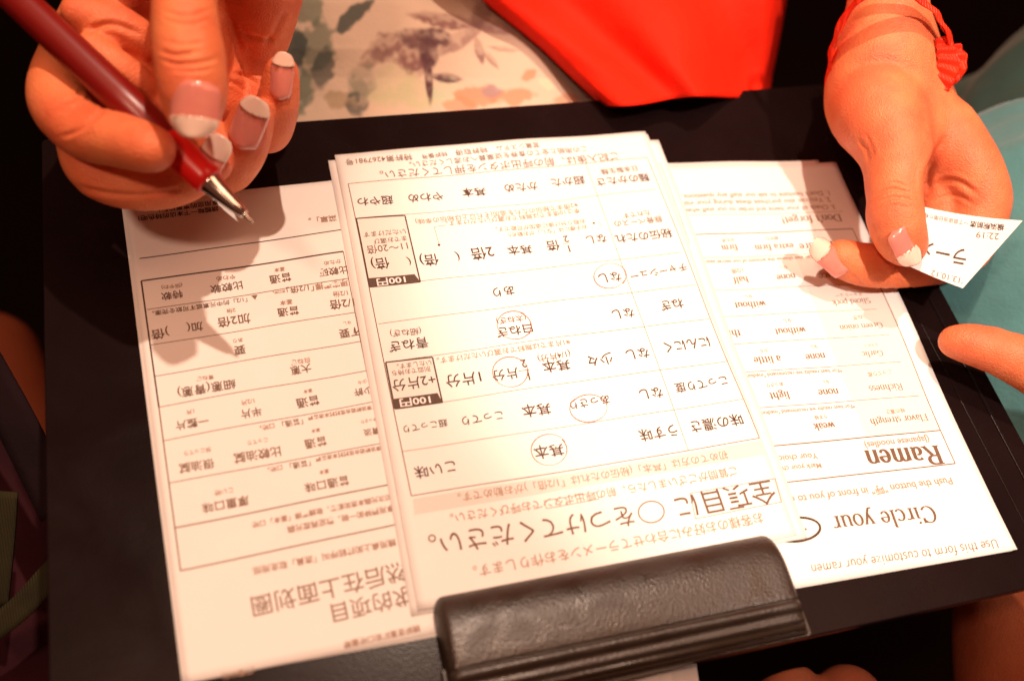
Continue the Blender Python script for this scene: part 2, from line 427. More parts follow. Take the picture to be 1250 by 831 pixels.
# ================================================================== printed sheets
class Sheet:
    def __init__(s, name, label, cat, corners, z, group=None, wob=0.0, seed=0, thick=0.10, zf=None):
        s.z0 = z; s.wob = wob; s.seed = seed; s.zf = zf
        s.c = [at(*c, z)[:2] for c in corners]           # TL TR BR BL on the board
        s.o = s.build(name, thick); tag(s.o, label, cat, group)
        s.layers = {}
    def z(s, x, y):
        w = s.wob * (np.sin(x * 0.035 + s.seed) * np.cos(y * 0.045 + s.seed * 1.7) + 0.5 * np.sin(x * 0.09 + y * 0.05 + s.seed * 3))
        w = w * 0.3 + 0.75 * (1 + np.sin(x * 0.047 + 0.8) * np.cos(y * 0.052 + 0.4)) + 0.22 * np.sin(x * 0.12 - y * 0.085)
        w = w * np.clip((y + 95) / 60.0, 0, 1)
        r = s.z0 + w
        if s.zf is not None: r = r + s.zf(x, y)
        return r
    def build(s, name, th):
        nu, nv = 41, 57
        u = np.linspace(0, 1, nu)[:, None, None]; v = np.linspace(0, 1, nv)[None, :, None]
        TL, TR, BR, BL = s.c
        g = (1 - u) * (1 - v) * TL + u * (1 - v) * TR + u * v * BR + (1 - u) * v * BL
        G = np.concatenate([g, s.z(g[..., 0], g[..., 1])[..., None]], 2)
        V, F = slab(G, np.array([0, 0, -th]))
        o = mesh_obj(name, V, F, PAPER, None, False)
        sm = np.zeros(len(o.data.polygons), bool); sm[:(nu - 1) * (nv - 1) * 2] = True
        o.data.polygons.foreach_set('use_smooth', sm)
        o.data.update()
        import bmesh
        bm = bmesh.new(); bm.from_mesh(o.data); bmesh.ops.recalc_face_normals(bm, faces=bm.faces[:]); bm.to_mesh(o.data); bm.free()
        return o
    def px(s, x, y):
        p = at(x, y, s.z0)
        for _ in range(3): p = at(x, y, float(s.z(p[0], p[1])))
        return p[:2]
    def put(s, layer, P2, F, dz):
        P2 = np.asarray(P2, float)
        L = s.layers.setdefault(layer, [[], [], 0])
        V = np.c_[P2, s.z(P2[:, 0], P2[:, 1]) + dz]
        L[0].append(V); L[1] += [tuple(i + L[2] for i in f) for f in F]; L[2] += len(V)
    def poly(s, layer, pts, dz=0.06, px=True):
        P = np.array([s.px(*p) for p in pts] if px else pts)
        if len(P) == 4:                                   # subdivided quad follows the sheet
            n = 24; u = np.linspace(0, 1, n)[:, None, None]; v = np.linspace(0, 1, n)[None, :, None]
            g = (1 - u) * (1 - v) * P[0] + u * (1 - v) * P[1] + u * v * P[2] + (1 - u) * v * P[3]
            s.put(layer, g.reshape(-1, 2), grid_faces(n, n), dz)
        else: s.put(layer, P, [tuple(range(len(P)))], dz)
    def stroke(s, layer, P, w, dz=0.10, closed=False):
        P = np.asarray(P, float); w = np.broadcast_to(w, len(P))
        if closed: T = np.roll(P, -1, 0) - np.roll(P, 1, 0)
        else: T = np.gradient(P, axis=0)
        T /= np.maximum(np.linalg.norm(T, axis=1), 1e-6)[:, None]
        N = np.c_[-T[:, 1], T[:, 0]] * w[:, None] / 2
        V = np.concatenate([P + N, P - N]); n = len(P)
        F = [(i, (i + 1) % n, (i + 1) % n + n, i + n) for i in range(n if closed else n - 1)]
        s.put(layer, V, F, dz)
    def line(s, layer, x0, y0, x1, y1, w=0.22, dz=0.10):
        a, b = s.px(x0, y0), s.px(x1, y1)
        n = max(2, int(np.linalg.norm(b - a) / 4))
        s.stroke(layer, a + (b - a) * np.linspace(0, 1, n)[:, None], w, dz)
    def circle(s, x, y, rx, ry, rot=0.0, w=0.25, name='pen_circle', gap=0.25):
        c = s.px(x, y); ax_ = (s.px(x + rx, y) - c); ay = (s.px(x, y + ry) - c)
        n = 48; t = np.linspace(rot, rot + 2 * math.pi + gap, n)
        r = 1 + 0.03 * np.sin(2 * t + x) + 0.05 * (t - rot) / 6.3
        P = c + r[:, None] * (np.cos(t)[:, None] * ax_ + np.sin(t)[:, None] * ay)
        ww = w * (0.75 + 0.35 * np.sin(t * 1.5 + y))
        key = name + '#' + str(len(s.layers)); s.stroke(key, P, ww, 0.2)
    def text(s, layer, txt, x0, y0, x1, y1, dz=0.14, bold=0.0, sy=1.0, size=None):
        V, F, w, asc = glyphs(txt, bold)
        a, b = s.px(x0, y0), s.px(x1, y1)
        e = b - a; L = np.linalg.norm(e); e = e / L; up = np.array([-e[1], e[0]])
        k = L / w if size is None else size
        P = a + V[:, :1] * k * e + (V[:, 1:2]) * k * sy * up
        s.put(layer, P, F, dz)
    def serif(s, layer, txt, x0, y0, x1, y1, dz=0.14, weight=1.0, sy=1.0, slant=0.0, hand=False):
        a, b = s.px(x0, y0), s.px(x1, y1)
        e = b - a; L = np.linalg.norm(e); e = e / L; up = np.array([-e[1], e[0]])
        polys, w = serif_text(txt, weight, hand); k = L / w
        for (V, F) in polys:
            V = np.asarray(V); P = a + (V[:, :1] + slant * V[:, 1:2]) * k * e + (V[:, 1:2] - 0.26) * k * sy * up
            s.put(layer, P, F, dz); dz += 0.0008
    def finish(s, mats):
        for key, (V, F, _) in s.layers.items():
            nm = key.split('#')[0]
            m = mats.get(nm) or REDINK
            o = mesh_obj(nm, np.concatenate(V), F, m, s.o)
            if nm != 'pen_circle': o['kind'] = 'stuff'

_gc = {}
def glyphs(txt, bold=0.0):
    key = (txt, bold)
    if key in _gc: return _gc[key]
    cu = bpy.data.curves.new('t', 'FONT'); cu.body = txt; cu.resolution_u = 3; cu.offset = bold
    cu.size = 1.0; cu.fill_mode = 'FRONT'
    o = bpy.data.objects.new('t', cu); COL.objects.link(o)
    dg = bpy.context.evaluated_depsgraph_get()
    me = bpy.data.meshes.new_from_object(o.evaluated_get(dg))
    n = len(me.vertices); co = np.zeros(n * 3); me.vertices.foreach_get('co', co); co = co.reshape(-1, 3)
    F = [tuple(p.vertices) for p in me.polygons]
    bpy.data.objects.remove(o); bpy.data.curves.remove(cu); bpy.data.meshes.remove(me)
    x0, x1 = co[:, 0].min(), co[:, 0].max(); y0, y1 = co[:, 1].min(), co[:, 1].max()
    V = np.c_[co[:, 0] - x0, co[:, 1] - (y0 + y1) / 2]
    _gc[key] = (V, F, x1 - x0, y1 - y0)
    return _gc[key]

# ---- a small roman letterer: strokes swept with a broad nib, plus slab serifs
def _arc(cx, cy, rx, ry, a0, a1, n=14):
    t = np.radians(np.linspace(a0, a1, n)); return [(cx + rx * math.cos(q), cy + ry * math.sin(q)) for q in t]
def _S(x0, x1, y): return ('s', x0, x1, y)
LET = {
 'a': (0.46, [_arc(0.19, 0.37, 0.14, 0.11, 150, 0) + [(0.33, 0.08)] + _arc(0.40, 0.06, 0.07, 0.05, 180, 290, 5), _arc(0.19, 0.15, 0.13, 0.14, 75, 360) ], []),
 'b': (0.52, [[(0.12, 0.74), (0.12, 0.02)], _arc(0.27, 0.24, 0.17, 0.24, 150, -150)], [_S(0.03, 0.13, 0.73)]),
 'c': (0.42, [_arc(0.24, 0.24, 0.18, 0.24, 40, 320)], []),
 'd': (0.54, [_arc(0.25, 0.24, 0.17, 0.24, 30, 330), [(0.41, 0.74), (0.41, 0.0)]], [_S(0.31, 0.42, 0.73), _S(0.40, 0.51, 0.01)]),
 'e': (0.44, [[(0.07, 0.27), (0.38, 0.27)] + _arc(0.23, 0.25, 0.16, 0.23, 5, 325)], []),
 'f': (0.32, [_arc(0.25, 0.60, 0.11, 0.14, 40, 180) + [(0.14, 0.0)], [(0.03, 0.46), (0.28, 0.46)]], [_S(0.05, 0.25, 0.01)]),
 'g': (0.48, [_arc(0.22, 0.31, 0.14, 0.17, 0, 360), _arc(0.23, -0.10, 0.18, 0.10, 0, 360), [(0.12, 0.17), (0.12, 0.05), (0.3, 0.0)], [(0.33, 0.42), (0.46, 0.47)]], []),
 'h': (0.54, [[(0.12, 0.74), (0.12, 0.0)], [(0.12, 0.32)] + _arc(0.27, 0.33, 0.14, 0.15, 160, 0) + [(0.41, 0.0)]], [_S(0.03, 0.13, 0.73), _S(0.04, 0.21, 0.01), _S(0.33, 0.50, 0.01)]),
 'i': (0.27, [[(0.13, 0.47), (0.13, 0.0)], _arc(0.13, 0.66, 0.02, 0.02, 0, 330, 8)], [_S(0.04, 0.14, 0.46), _S(0.04, 0.23, 0.01)]),
 'k': (0.52, [[(0.12, 0.74), (0.12, 0.0)], [(0.40, 0.46), (0.14, 0.20)], [(0.22, 0.28), (0.42, 0.0)]], [_S(0.03, 0.13, 0.73), _S(0.04, 0.21, 0.01), _S(0.33, 0.50, 0.01), _S(0.31, 0.48, 0.46)]),
 'l': (0.27, [[(0.13, 0.74), (0.13, 0.0)]], [_S(0.04, 0.14, 0.73), _S(0.04, 0.23, 0.01)]),
 'm': (0.80, [[(0.12, 0.47), (0.12, 0.0)], [(0.12, 0.32)] + _arc(0.26, 0.33, 0.13, 0.15, 160, 0) + [(0.39, 0.0)], [(0.39, 0.32)] + _arc(0.53, 0.33, 0.13, 0.15, 160, 0) + [(0.66, 0.0)]], [_S(0.03, 0.13, 0.46), _S(0.04, 0.21, 0.01), _S(0.31, 0.48, 0.01), _S(0.58, 0.75, 0.01)]),
 'n': (0.54, [[(0.12, 0.47), (0.12, 0.0)], [(0.12, 0.32)] + _arc(0.27, 0.33, 0.14, 0.15, 160, 0) + [(0.41, 0.0)]], [_S(0.03, 0.13, 0.46), _S(0.04, 0.21, 0.01), _S(0.33, 0.50, 0.01)]),
 'o': (0.48, [_arc(0.24, 0.24, 0.18, 0.24, 0, 360, 22)], []),
 'p': (0.52, [[(0.12, 0.47), (0.12, -0.22)], _arc(0.27, 0.24, 0.17, 0.24, 150, -150)], [_S(0.03, 0.13, 0.46), _S(0.04, 0.22, -0.21)]),
 'r': (0.40, [[(0.12, 0.47), (0.12, 0.0)], [(0.12, 0.30)] + _arc(0.27, 0.33, 0.14, 0.14, 165, 50, 8)], [_S(0.03, 0.13, 0.46), _S(0.04, 0.22, 0.01)]),
 's': (0.38, [_arc(0.19, 0.36, 0.12, 0.115, 35, 250, 10) + _arc(0.19, 0.12, 0.13, 0.125, 80, -150, 12)], []),
 't': (0.32, [[(0.14, 0.62), (0.14, 0.10)] + _arc(0.22, 0.10, 0.08, 0.09, 180, 300, 7), [(0.03, 0.46), (0.28, 0.46)]], []),
 'u': (0.54, [[(0.12, 0.47), (0.12, 0.15)] + _arc(0.26, 0.15, 0.14, 0.15, 180, 340), [(0.41, 0.47), (0.41, 0.0)]], [_S(0.03, 0.13, 0.46), _S(0.32, 0.42, 0.46), _S(0.40, 0.50, 0.01)]),
 'v': (0.48, [[(0.08, 0.47), (0.24, 0.0)], [(0.24, 0.0), (0.40, 0.47)]], [_S(0.01, 0.17, 0.46), _S(0.33, 0.47, 0.46)]),
 'w': (0.72, [[(0.08, 0.47), (0.22, 0.0)], [(0.22, 0.0), (0.36, 0.45)], [(0.36, 0.47), (0.50, 0.0)], [(0.50, 0.0), (0.64, 0.47)]], [_S(0.01, 0.17, 0.46), _S(0.29, 0.43, 0.46), _S(0.57, 0.71, 0.46)]),
 'x': (0.50, [[(0.08, 0.47), (0.42, 0.0)], [(0.41, 0.47), (0.08, 0.0)]], [_S(0.01, 0.17, 0.46), _S(0.33, 0.48, 0.46), _S(0.01, 0.16, 0.01), _S(0.33, 0.49, 0.01)]),
 'y': (0.48, [[(0.08, 0.47), (0.25, 0.02)], [(0.40, 0.47), (0.24, 0.0), (0.16, -0.17)] + _arc(0.09, -0.15, 0.07, 0.06, 0, -160, 6)], [_S(0.01, 0.17, 0.46), _S(0.33, 0.47, 0.46)]),
 'z': (0.44, [[(0.06, 0.45), (0.38, 0.45), (0.06, 0.02), (0.39, 0.02)]], []),
 'R': (0.72, [[(0.15, 0.70), (0.15, 0.0)], [(0.15, 0.69), (0.36, 0.69)] + _arc(0.36, 0.53, 0.18, 0.16, 90, -90, 10) + [(0.15, 0.37)], [(0.36, 0.36), (0.60, 0.0)]], [_S(0.03, 0.27, 0.69), _S(0.03, 0.27, 0.01), _S(0.52, 0.71, 0.01)]),
 'C': (0.70, [_arc(0.36, 0.35, 0.29, 0.35, 38, 322, 22), [(0.59, 0.70), (0.59, 0.48)]], []),
 'D': (0.76, [[(0.15, 0.70), (0.15, 0.0)], [(0.15, 0.69), (0.34, 0.69)] + _arc(0.34, 0.35, 0.34, 0.34, 90, -90, 16) + [(0.15, 0.01)]], [_S(0.03, 0.2, 0.69), _S(0.03, 0.2, 0.01)]),
 'F': (0.60, [[(0.15, 0.70), (0.15, 0.0)], [(0.15, 0.69), (0.53, 0.69), (0.53, 0.55)], [(0.15, 0.37), (0.42, 0.37)]], [_S(0.03, 0.2, 0.69), _S(0.03, 0.27, 0.01)]),
 'G': (0.76, [_arc(0.36, 0.35, 0.29, 0.35, 38, 345, 22), [(0.62, 0.30), (0.62, 0.02)]], [_S(0.50, 0.72, 0.30)]),
 'S': (0.56, [_arc(0.27, 0.53, 0.18, 0.165, 30, 255, 12) + _arc(0.27, 0.18, 0.2, 0.18, 80, -150, 14)], []),
 'T': (0.64, [[(0.32, 0.70), (0.32, 0.0)], [(0.05, 0.56), (0.05, 0.69), (0.59, 0.69), (0.59, 0.56)]], [_S(0.2, 0.44, 0.01)]),
 'U': (0.72, [[(0.15, 0.70), (0.15, 0.22)] + _arc(0.36, 0.22, 0.21, 0.22, 180, 360) + [(0.57, 0.70)]], [_S(0.03, 0.27, 0.69), _S(0.46, 0.68, 0.69)]),
 "'": (0.22, [[(0.12, 0.74), (0.08, 0.56)]], []),
 '!': (0.28, [[(0.14, 0.72), (0.14, 0.2)], _arc(0.14, 0.03, 0.02, 0.02, 0, 330, 8)], []),
 ' ': (0.28, [], []),
}
def serif_text(txt, weight=1.0, hand=False):
    x = 0; out = []
    th, tn = 0.115 * weight, 0.045 * max(weight, 0.8)
    if hand: th = tn = 0.07 * weight
    for ch in txt:
        w, strokes, serifs = LET[ch]
        for P in strokes:
            P = np.array(P, float); 
            if len(P) == 2: P = np.array([P[0] + (P[1] - P[0]) * t for t in (0, 0.34, 0.67, 1)])
            P[:, 0] += x
            T = np.gradient(P, axis=0); T /= np.maximum(np.linalg.norm(T, axis=1), 1e-6)[:, None]
            wd = tn + (th - tn) * np.abs(T[:, 1]) ** 1.3
            N = np.c_[-T[:, 1], T[:, 0]] * wd[:, None] / 2
            n = len(P); out.append((np.concatenate([P + N, P - N]), [(i, i + 1, i + 1 + n, i + n) for i in range(n - 1)]))
        if not hand:
            for (_, a, b, y) in serifs:
                out.append(([(x + a, y - 0.022), (x + b, y - 0.022), (x + b, y + 0.022), (x + a, y + 0.022)], [(0, 1, 2, 3)]))
        x += w
    return out, x

MATS = {'printed_text_overlit': INK_OVERLIT, 'printed_text': INK, 'printed_text_grey': INK_MID, 'fine_print': INK_FAINT, 'table_rule': INK_MID, 'table_rule_bold': INK, 'tinted_band': TINT,
        'box_tint_arm_shade': TINT_SHADE, 'price_band': BAND, 'price_lettering': PAPER, 'pen_circle': REDINK, 'printed_ring': INK}

# ---------------------------------------------------------------- Chinese form (left)
C2 = Sheet('order_form', 'blank edge of a second white form peeking out under the Chinese form on the left', 'paper form',
           [(148.5, 251), (470, 214), (540, 775), (222, 833)], 0.15, 'order forms fanned out under the clip', seed=1)
C = Sheet('order_form', 'Chinese ramen order form, leftmost of the fanned forms, under the pen', 'paper form',
          [(152, 249.5), (470, 215), (538, 771), (226.5, 834)], 0.40, 'order forms fanned out under the clip', wob=0.12, seed=2)
c = C
c.line('table_rule_bold', 170.3, 315.7, 432, 278.5, 0.42)
F_ = [(172.5, 343), (439, 303.8), (509, 635), (220.4, 696.2)]
c.line('table_rule_bold', 172.5, 343, 419, 307, 0.6); c.line('table_rule_bold', 172.5, 343, 194, 497, 0.55)
c.line('table_rule', 194, 497, 220.4, 696.2, 0.42); c.line('table_rule', 419, 307, 485, 639.6, 0.3, 0.105)
c.line('table_rule', 220.4, 696.2, 485, 639.6, 0.42, 0.107)
for (a, b, d, e, w) in ((179.7, 378, 426, 339.8, .26), (184.4, 421, 433, 381.4, .24), (189, 459.3, 441.5, 416.4, .24), (194, 497, 449.3, 452, .24),
                        (199.6, 538, 457.5, 490, .24), (205.8, 589.6, 467, 540.7, .26), (213.6, 644, 476.5, 591, .42)):
    c.line('table_rule', a, b, d, e, w, 0.104)
def tx(s, rows, layer='printed_text', bold=0.0, **k):
    for (t, a, b, d, e) in rows: s.text(layer, t, a, b, d, e, bold=bold, **k)
tx(c, [('請體驗一下本店的特色吧！', 266.5, 254.7, 168.8, 267), ('享用您的專屬拉麵！', 266.5, 247, 193.8, 256.5)], bold=0.012)
tx(c, [('特軟', 222.9, 358.6, 196.9, 362.6), ('比較軟', 296.4, 347.6, 257, 353.9), ('普通', 355.8, 337.6, 328.9, 342), ('比較硬', 424.6, 328.9, 389.3, 333.6),
       ('1/2倍', 433, 369.5, 402.7, 372.7), ('普通', 365.2, 378.5, 338.6, 382), ('加2倍', 305.8, 388, 265.7, 394.5), ('加(', 247.6, 397, 228, 400),
       (')倍', 206.3, 404.6, 185, 408.6), ('要', 299.5, 426, 286, 428), ('不要', 440.3, 403.6, 414.3, 407.7), ('大蔥', 379.9, 448.5, 354.9, 453),
       ('細蔥(青蔥)', 287.5, 467.2, 216.7, 479), ('一整片', 254.8, 512.9, 214.8, 520), ('半片', 319.3, 501.2, 294.3, 506), ('普通', 390, 487.6, 361.7, 493),
       ('少許', 454.8, 475.4, 432.4, 479.8)], 'printed_text_grey', 0.012)
tx(c, [('很油膩', 261.6, 565, 218.6, 572), ('比較油膩', 343.2, 550, 285.5, 559.7), ('普通', 399, 537.4, 371.8, 542.8), ('清淡', 464.3, 524.9, 443.9, 528.4),
       ('普通口味', 426.2, 585.5, 371.8, 596), ('厚重口味', 303.8, 610, 246.6, 620.7)], 'printed_text_overlit', 0.014)
tx(c, [('然后在上面划圈', 497, 695.5, 307.5, 741), ('求的项目', 504, 725, 405.4, 749)], 'printed_text_overlit', 0.002)
tx(c, [('▲', 315, 362.5, 307, 363.7), ('「1/2倍」', 383, 350.6, 350, 355), ('「普通」', 369.7, 513.5, 344.6, 518.3), ('「普通」', 379, 564.4, 354, 569.2)], 'printed_text_overlit', 0.012)
tx(c, [('(超やわ)', 222.6, 347.6, 197, 351), ('やわめ', 287.6, 337.6, 264, 340.7), ('基本', 347.7, 328.2, 334.5, 330.4), ('かため', 416, 318.9, 395.5, 321.8),
       ('1/2倍', 424.6, 357.5, 406.5, 360), ('基本', 357, 368, 341.4, 370.6), ('2倍', 287.6, 378.6, 276.7, 380.5), ('あり', 296.4, 414.6, 284.5, 416.4),
       ('なし', 428.4, 393.5, 419, 394.8), ('白ねぎ', 378.3, 439.5, 354.9, 443), ('青ねぎ', 261, 459.8, 239.8, 463), ('1片', 237, 501.5, 227.6, 503.5),
       ('1/2片', 310.6, 489, 294.3, 492), ('基本', 381.3, 476.3, 370.4, 478.6), ('少々', 448, 465, 437, 467), ('超こってり', 257.5, 548, 224.9, 553.7),
       ('こってり', 326.9, 536.6, 302.4, 540.7), ('基本', 390.8, 524.3, 380, 526.5), ('あっさり', 460, 511.5, 441, 514.8), ('基本', 401.7, 574.5, 389.5, 576.8),
       ('こい味', 284.7, 597.8, 261.6, 601.9), ('菜單」。', 411, 266, 376.8, 270), ('現客選擇', 425, 345, 385, 350.4), ('的口味。', 348, 355.4, 333, 357.6),
       ('清淡較適合您試試本店各種', 454.2, 497, 375.9, 510.4), ('口味。', 335, 519, 317.4, 523), ('清淡較適合您試試本店各種', 465.6, 546.5, 385.4, 560.7),
       ('口味。', 344.6, 570, 326.9, 573.8), ('初次光臨本店的顧客，敬請選擇「基本」口味', 478, 606, 307.5, 641), ('享用獨特的一碗，歡迎再度光臨', 480.6, 619.5, 351, 646.7),
       ('請用桌上的按鈕呼叫「店員」取走用紙', 483.3, 661.3, 308.8, 697), ('請將您喜好的口味畫圈', 512.8, 766, 420, 787), ('(繁體中文)', 310, 816.5, 270.7, 825)],
   'fine_print', 0.02)
tx(c, [('「1/2」的中元素或不可飲食完徹。', 301.7, 365.2, 186, 383)], 'printed_text_grey', 0.01)
C.finish(MATS)

# ---------------------------------------------------------------- English form (right)
E2 = Sheet('order_form', 'second white form showing as a thin offset edge under the English form on the right', 'paper form',
           [(720, 203), (998, 196.5), (1236, 672), (936, 724)], 0.15, 'order forms fanned out under the clip', seed=3)
def ez(x, y):
    return 2.2 * np.clip((x - 120) / 45.0, 0, 1) ** 2 * np.clip((-60 - y) / 55.0, 0, 1) ** 2 + 0.5 * np.clip((x - 100) / 60.0, 0, 1) * np.sin(np.clip((y + 110) / 180, 0, 1) * math.pi)
Es = Sheet('order_form', 'English ramen order form with Circle your heading, rightmost of the forms', 'paper form',
           [(720, 206), (1019.5, 199.5), (1239, 672), (934, 722)], 0.42, 'order forms fanned out under the clip', wob=0.1, seed=4, zf=ez)
c = Es
c.poly('box_tint_arm_shade', [(966, 302.5), (1052, 297), (1145, 523), (1058, 533)], 0.05)  # soft shade of the arm, painted as a darker column
c.line('fine_print', 836.5, 263.3, 1028.6, 258.2, 0.2)
c.line('table_rule_bold', 846.6, 286.5, 1040.5, 279.5, 0.36); c.line('table_rule', 1040.5, 279.5, 1166, 565.5, 0.34, 0.104)
c.line('table_rule', 950, 589.5, 1166, 565.5, 0.42, 0.108)
for (a, b, d, e, w) in ((850, 315, 1052, 308, .16), (868, 354.4, 1066, 346.5, .16), (876, 386.7, 1069.9, 377.3, .16), (885, 420.6, 1085, 408.6, .18), (897, 455.3, 1100, 441.5, .2),
                        (915, 498.6, 1122, 483, .22), (940, 544.5, 1148, 525, .42)):
    c.line('table_rule', a, b, d, e, w, 0.1)
sf = [("Don't forget!", 1026.8, 265, 953.5, 268.5, 1.0), ('firm', 900, 301, 880.3, 302.5, 1.1), ('extra firm', 968.5, 299.5, 921, 302, 1.1), ('Texture', 1020, 297.5, 975.5, 301, 1.1),
      ('half', 913, 340, 894.7, 341.5, 1.1), ('none', 971, 336.5, 947.7, 338.6, 1.1), ('Red sauce', 1052, 333, 999, 337, 0.9), ('without', 934.5, 370, 896.5, 372.3, 1.1),
      ('Sliced pork', 1062, 366, 1015.7, 369.5, 0.9), ('without', 983.2, 402, 945.8, 404.5, 1.1), ('thin', 903.7, 405.5, 882, 407, 1.1), ('Green onion', 1077, 396, 1024.6, 399.7, 0.9),
      ('a little', 953, 437, 920, 439.2, 1.1), ('none', 1007.3, 433.6, 983.2, 435.6, 1.1), ('Garlic', 1077.6, 430, 1051.8, 432.2, 0.9), ('light', 963.4, 481, 939.3, 482.8, 1.1),
      ('none', 1023.4, 477, 998.8, 478.9, 1.1), ('Richness', 1101.6, 470.8, 1060.7, 474.3, 0.9), ('weak', 1018.8, 518, 992.8, 520.4, 1.15), ('Flavor strength', 1132, 508, 1062, 514.6, 0.95),
      ('Ramen', 1148.7, 551.6, 1056.3, 558.4, 1.25)]
for (t, a, b, d, e, w) in sf: c.serif('printed_text_grey' if t == 'Ramen' else 'printed_text_overlit', t, a, b, d, e, weight=w)
c.serif('printed_text_grey', 'Circle your', 1141.4, 624.0, 1015.4, 638.0, weight=0.95)
c.serif('printed_text_grey', 'Use this form to customize your ramen', 1219, 661.5, 989.6, 693.5, weight=0.95, hand=True, slant=0.12)
P = []
cc = c.px(972, 646); a1 = c.px(1001, 643) - cc; a2 = c.px(974, 660.5) - cc
t = np.linspace(-1.3, 5.0, 60); c.stroke('printed_ring', cc + np.cos(t)[:, None] * a1 + np.sin(t)[:, None] * a2, 0.9, 0.11)
c.text('printed_text_grey', '●', 984.8, 645.5, 982.2, 645.9)
tx(c, [("1. Don't hesitate to ask our staff any questions.", 1012, 235, 832.7, 240), ('2. You can also purchase these during your visit', 1013, 243, 831.5, 248.6),
       ('3. Check all your items and order to our staff when', 1019, 252, 835, 257), ('You can also choose the amount of our secret sauce', 1005, 313.5, 858, 320.5),
       ('かため', 896, 292.6, 881, 294), ('超かた', 950, 290.6, 935, 292), ('なし', 961, 326, 951, 327), ('1/2倍', 907, 330, 893, 331.5), ('なし', 918, 361.5, 909, 362.5),
       ('チャーシュー', 1052, 358.5, 1020, 361), ('なし', 966, 391, 956, 392), ('ねぎ', 1053, 387, 1041, 388.5), ('少々', 938, 427.5, 928, 428.5), ('なし', 998, 423, 989, 424),
       ('にんにく', 1071, 421, 1055, 422.5), ('あっさり', 956, 468.5, 936, 470.5), ('なし', 1012, 465.8, 1004, 466.6), ('こってり度', 1088, 454, 1059, 457.5),
       ('*For best results we recommend "medium"', 1027.7, 452.0, 907.3, 460), ('*For best results we recommend "medium"', 1043.4, 495.5, 925.4, 505), ('味の濃さ', 1104, 500.5, 1082, 503),
       ('うす味', 1010, 508, 994, 509.7), ('(Japanese noodles)', 1133.8, 534.6, 1055.4, 542.6), ('Your choice', 998, 556, 946, 560.4), ('Mark your choice', 1002, 567, 940, 572.4),
       ('Push the button "呼" in front of you to call', 1161.8, 586, 955, 611)], 'fine_print', 0.012)
Es.finish(MATS)

# ---------------------------------------------------------------- Japanese forms (centre)
J3 = Sheet('order_form', 'lowest Japanese form, its left margin showing outside the two above it', 'paper form',
           [(400.5, 196.5), (790, 165), (978, 657), (502, 752)], 0.75, 'order forms fanned out under the clip', wob=0.1, seed=5)
J2 = Sheet('order_form', 'middle Japanese form, its printed frame showing just right of the top one', 'paper form',
           [(414, 192), (803.5, 172), (985.5, 656), (512, 745)], 1.05, 'order forms fanned out under the clip', wob=0.12, seed=6)
J2.line('table_rule', 806, 200, 842, 298, 0.2); J2.line('table_rule', 799, 200.6, 806, 200, 0.2, 0.12)
J2.finish(MATS)
J = Sheet('order_form', 'topmost Japanese ramen order form with red pen circles, centre of the clipboard', 'paper form',
          [(408.5, 189.5), (787, 161.5), (973, 653), (510, 745)], 1.38, 'order forms fanned out under the clip', wob=0.15, seed=7)
c = J
TLc, TRc, BRc, BLc = (425, 224.5), (790, 192.5), (927, 534.5), (502, 605)
c.poly('tinted_band', [(504, 608.8), (931, 536.8), (936, 554), (506, 628)], 0.05)
for (p, q, w) in ((TLc, TRc, .26), (TRc, BRc, .26), (BRc, BLc, .3), (BLc, TLc, .34)): c.line('table_rule', *p, *q, w)
c.line('table_rule', 714.4, 198.8, 840, 549, .16, 0.105)
for (a, b, d, e) in ((433.7, 266.6, 800.5, 231.5), (451.3, 350.4, 831.8, 308), (462, 395.4, 849, 347.8), (470.8, 442.3, 866, 389.3), (482, 499, 888, 441), (491, 551, 906.8, 486.9)):
    c.line('table_rule', a, b, d, e, .17, 0.104)
for bx, band in (([(434.9, 267), (494.3, 263.3), (513, 344.2), (451.3, 350.4)], [(449.7, 339.8), (506, 334.8), (513, 344.2), (451.3, 350.4)]),
                 ([(470.8, 442.3), (527.9, 436), (540, 491), (482, 499)], [(479.7, 487), (534, 479.6), (540, 491), (482, 499)])):
    for i in range(4): c.line('table_rule_bold', *bx[i], *bx[(i + 1) % 4], .55, 0.115 + 0.002 * i)
    c.poly('price_band', band, 0.13)
    c.poly('box_tint_arm_shade', bx, 0.045)
c.text('price_lettering', '100円', 495, 341.2, 459.9, 345, dz=0.17, bold=0.02, sy=0.75)
c.text('price_lettering', '100円', 525.5, 487.6, 488, 492, dz=0.17, bold=0.02, sy=0.75)
tx(c, [('ご記入後は、前の呼出ボタンを押してください。', 754.3, 190.6, 464, 214)], 'printed_text_grey', 0.004)
tx(c, [('この用紙と全ての食券を従業員へお渡しください。', 716, 182, 500, 201.5), ('営業システム', 658, 177.3, 606, 182), ('特許取得', 595, 183, 556, 187), ('特許番号', 546, 188, 515, 192),
       ('特許第4267981号', 503, 192, 422, 198.5)], 'printed_text_grey', 0.004)
tx(c, [('麺のかたさ', 792.4, 216.4, 728.8, 223.2), ('超かた', 713.6, 219.5, 673, 223.6), ('かため', 655.8, 227, 616, 230.6), ('基本', 593, 233, 563.5, 236), ('やわめ', 541, 239, 498.6, 242.8),
       ('超やわ', 479.8, 244, 436.3, 247)], bold=0.010, sy=1.0)
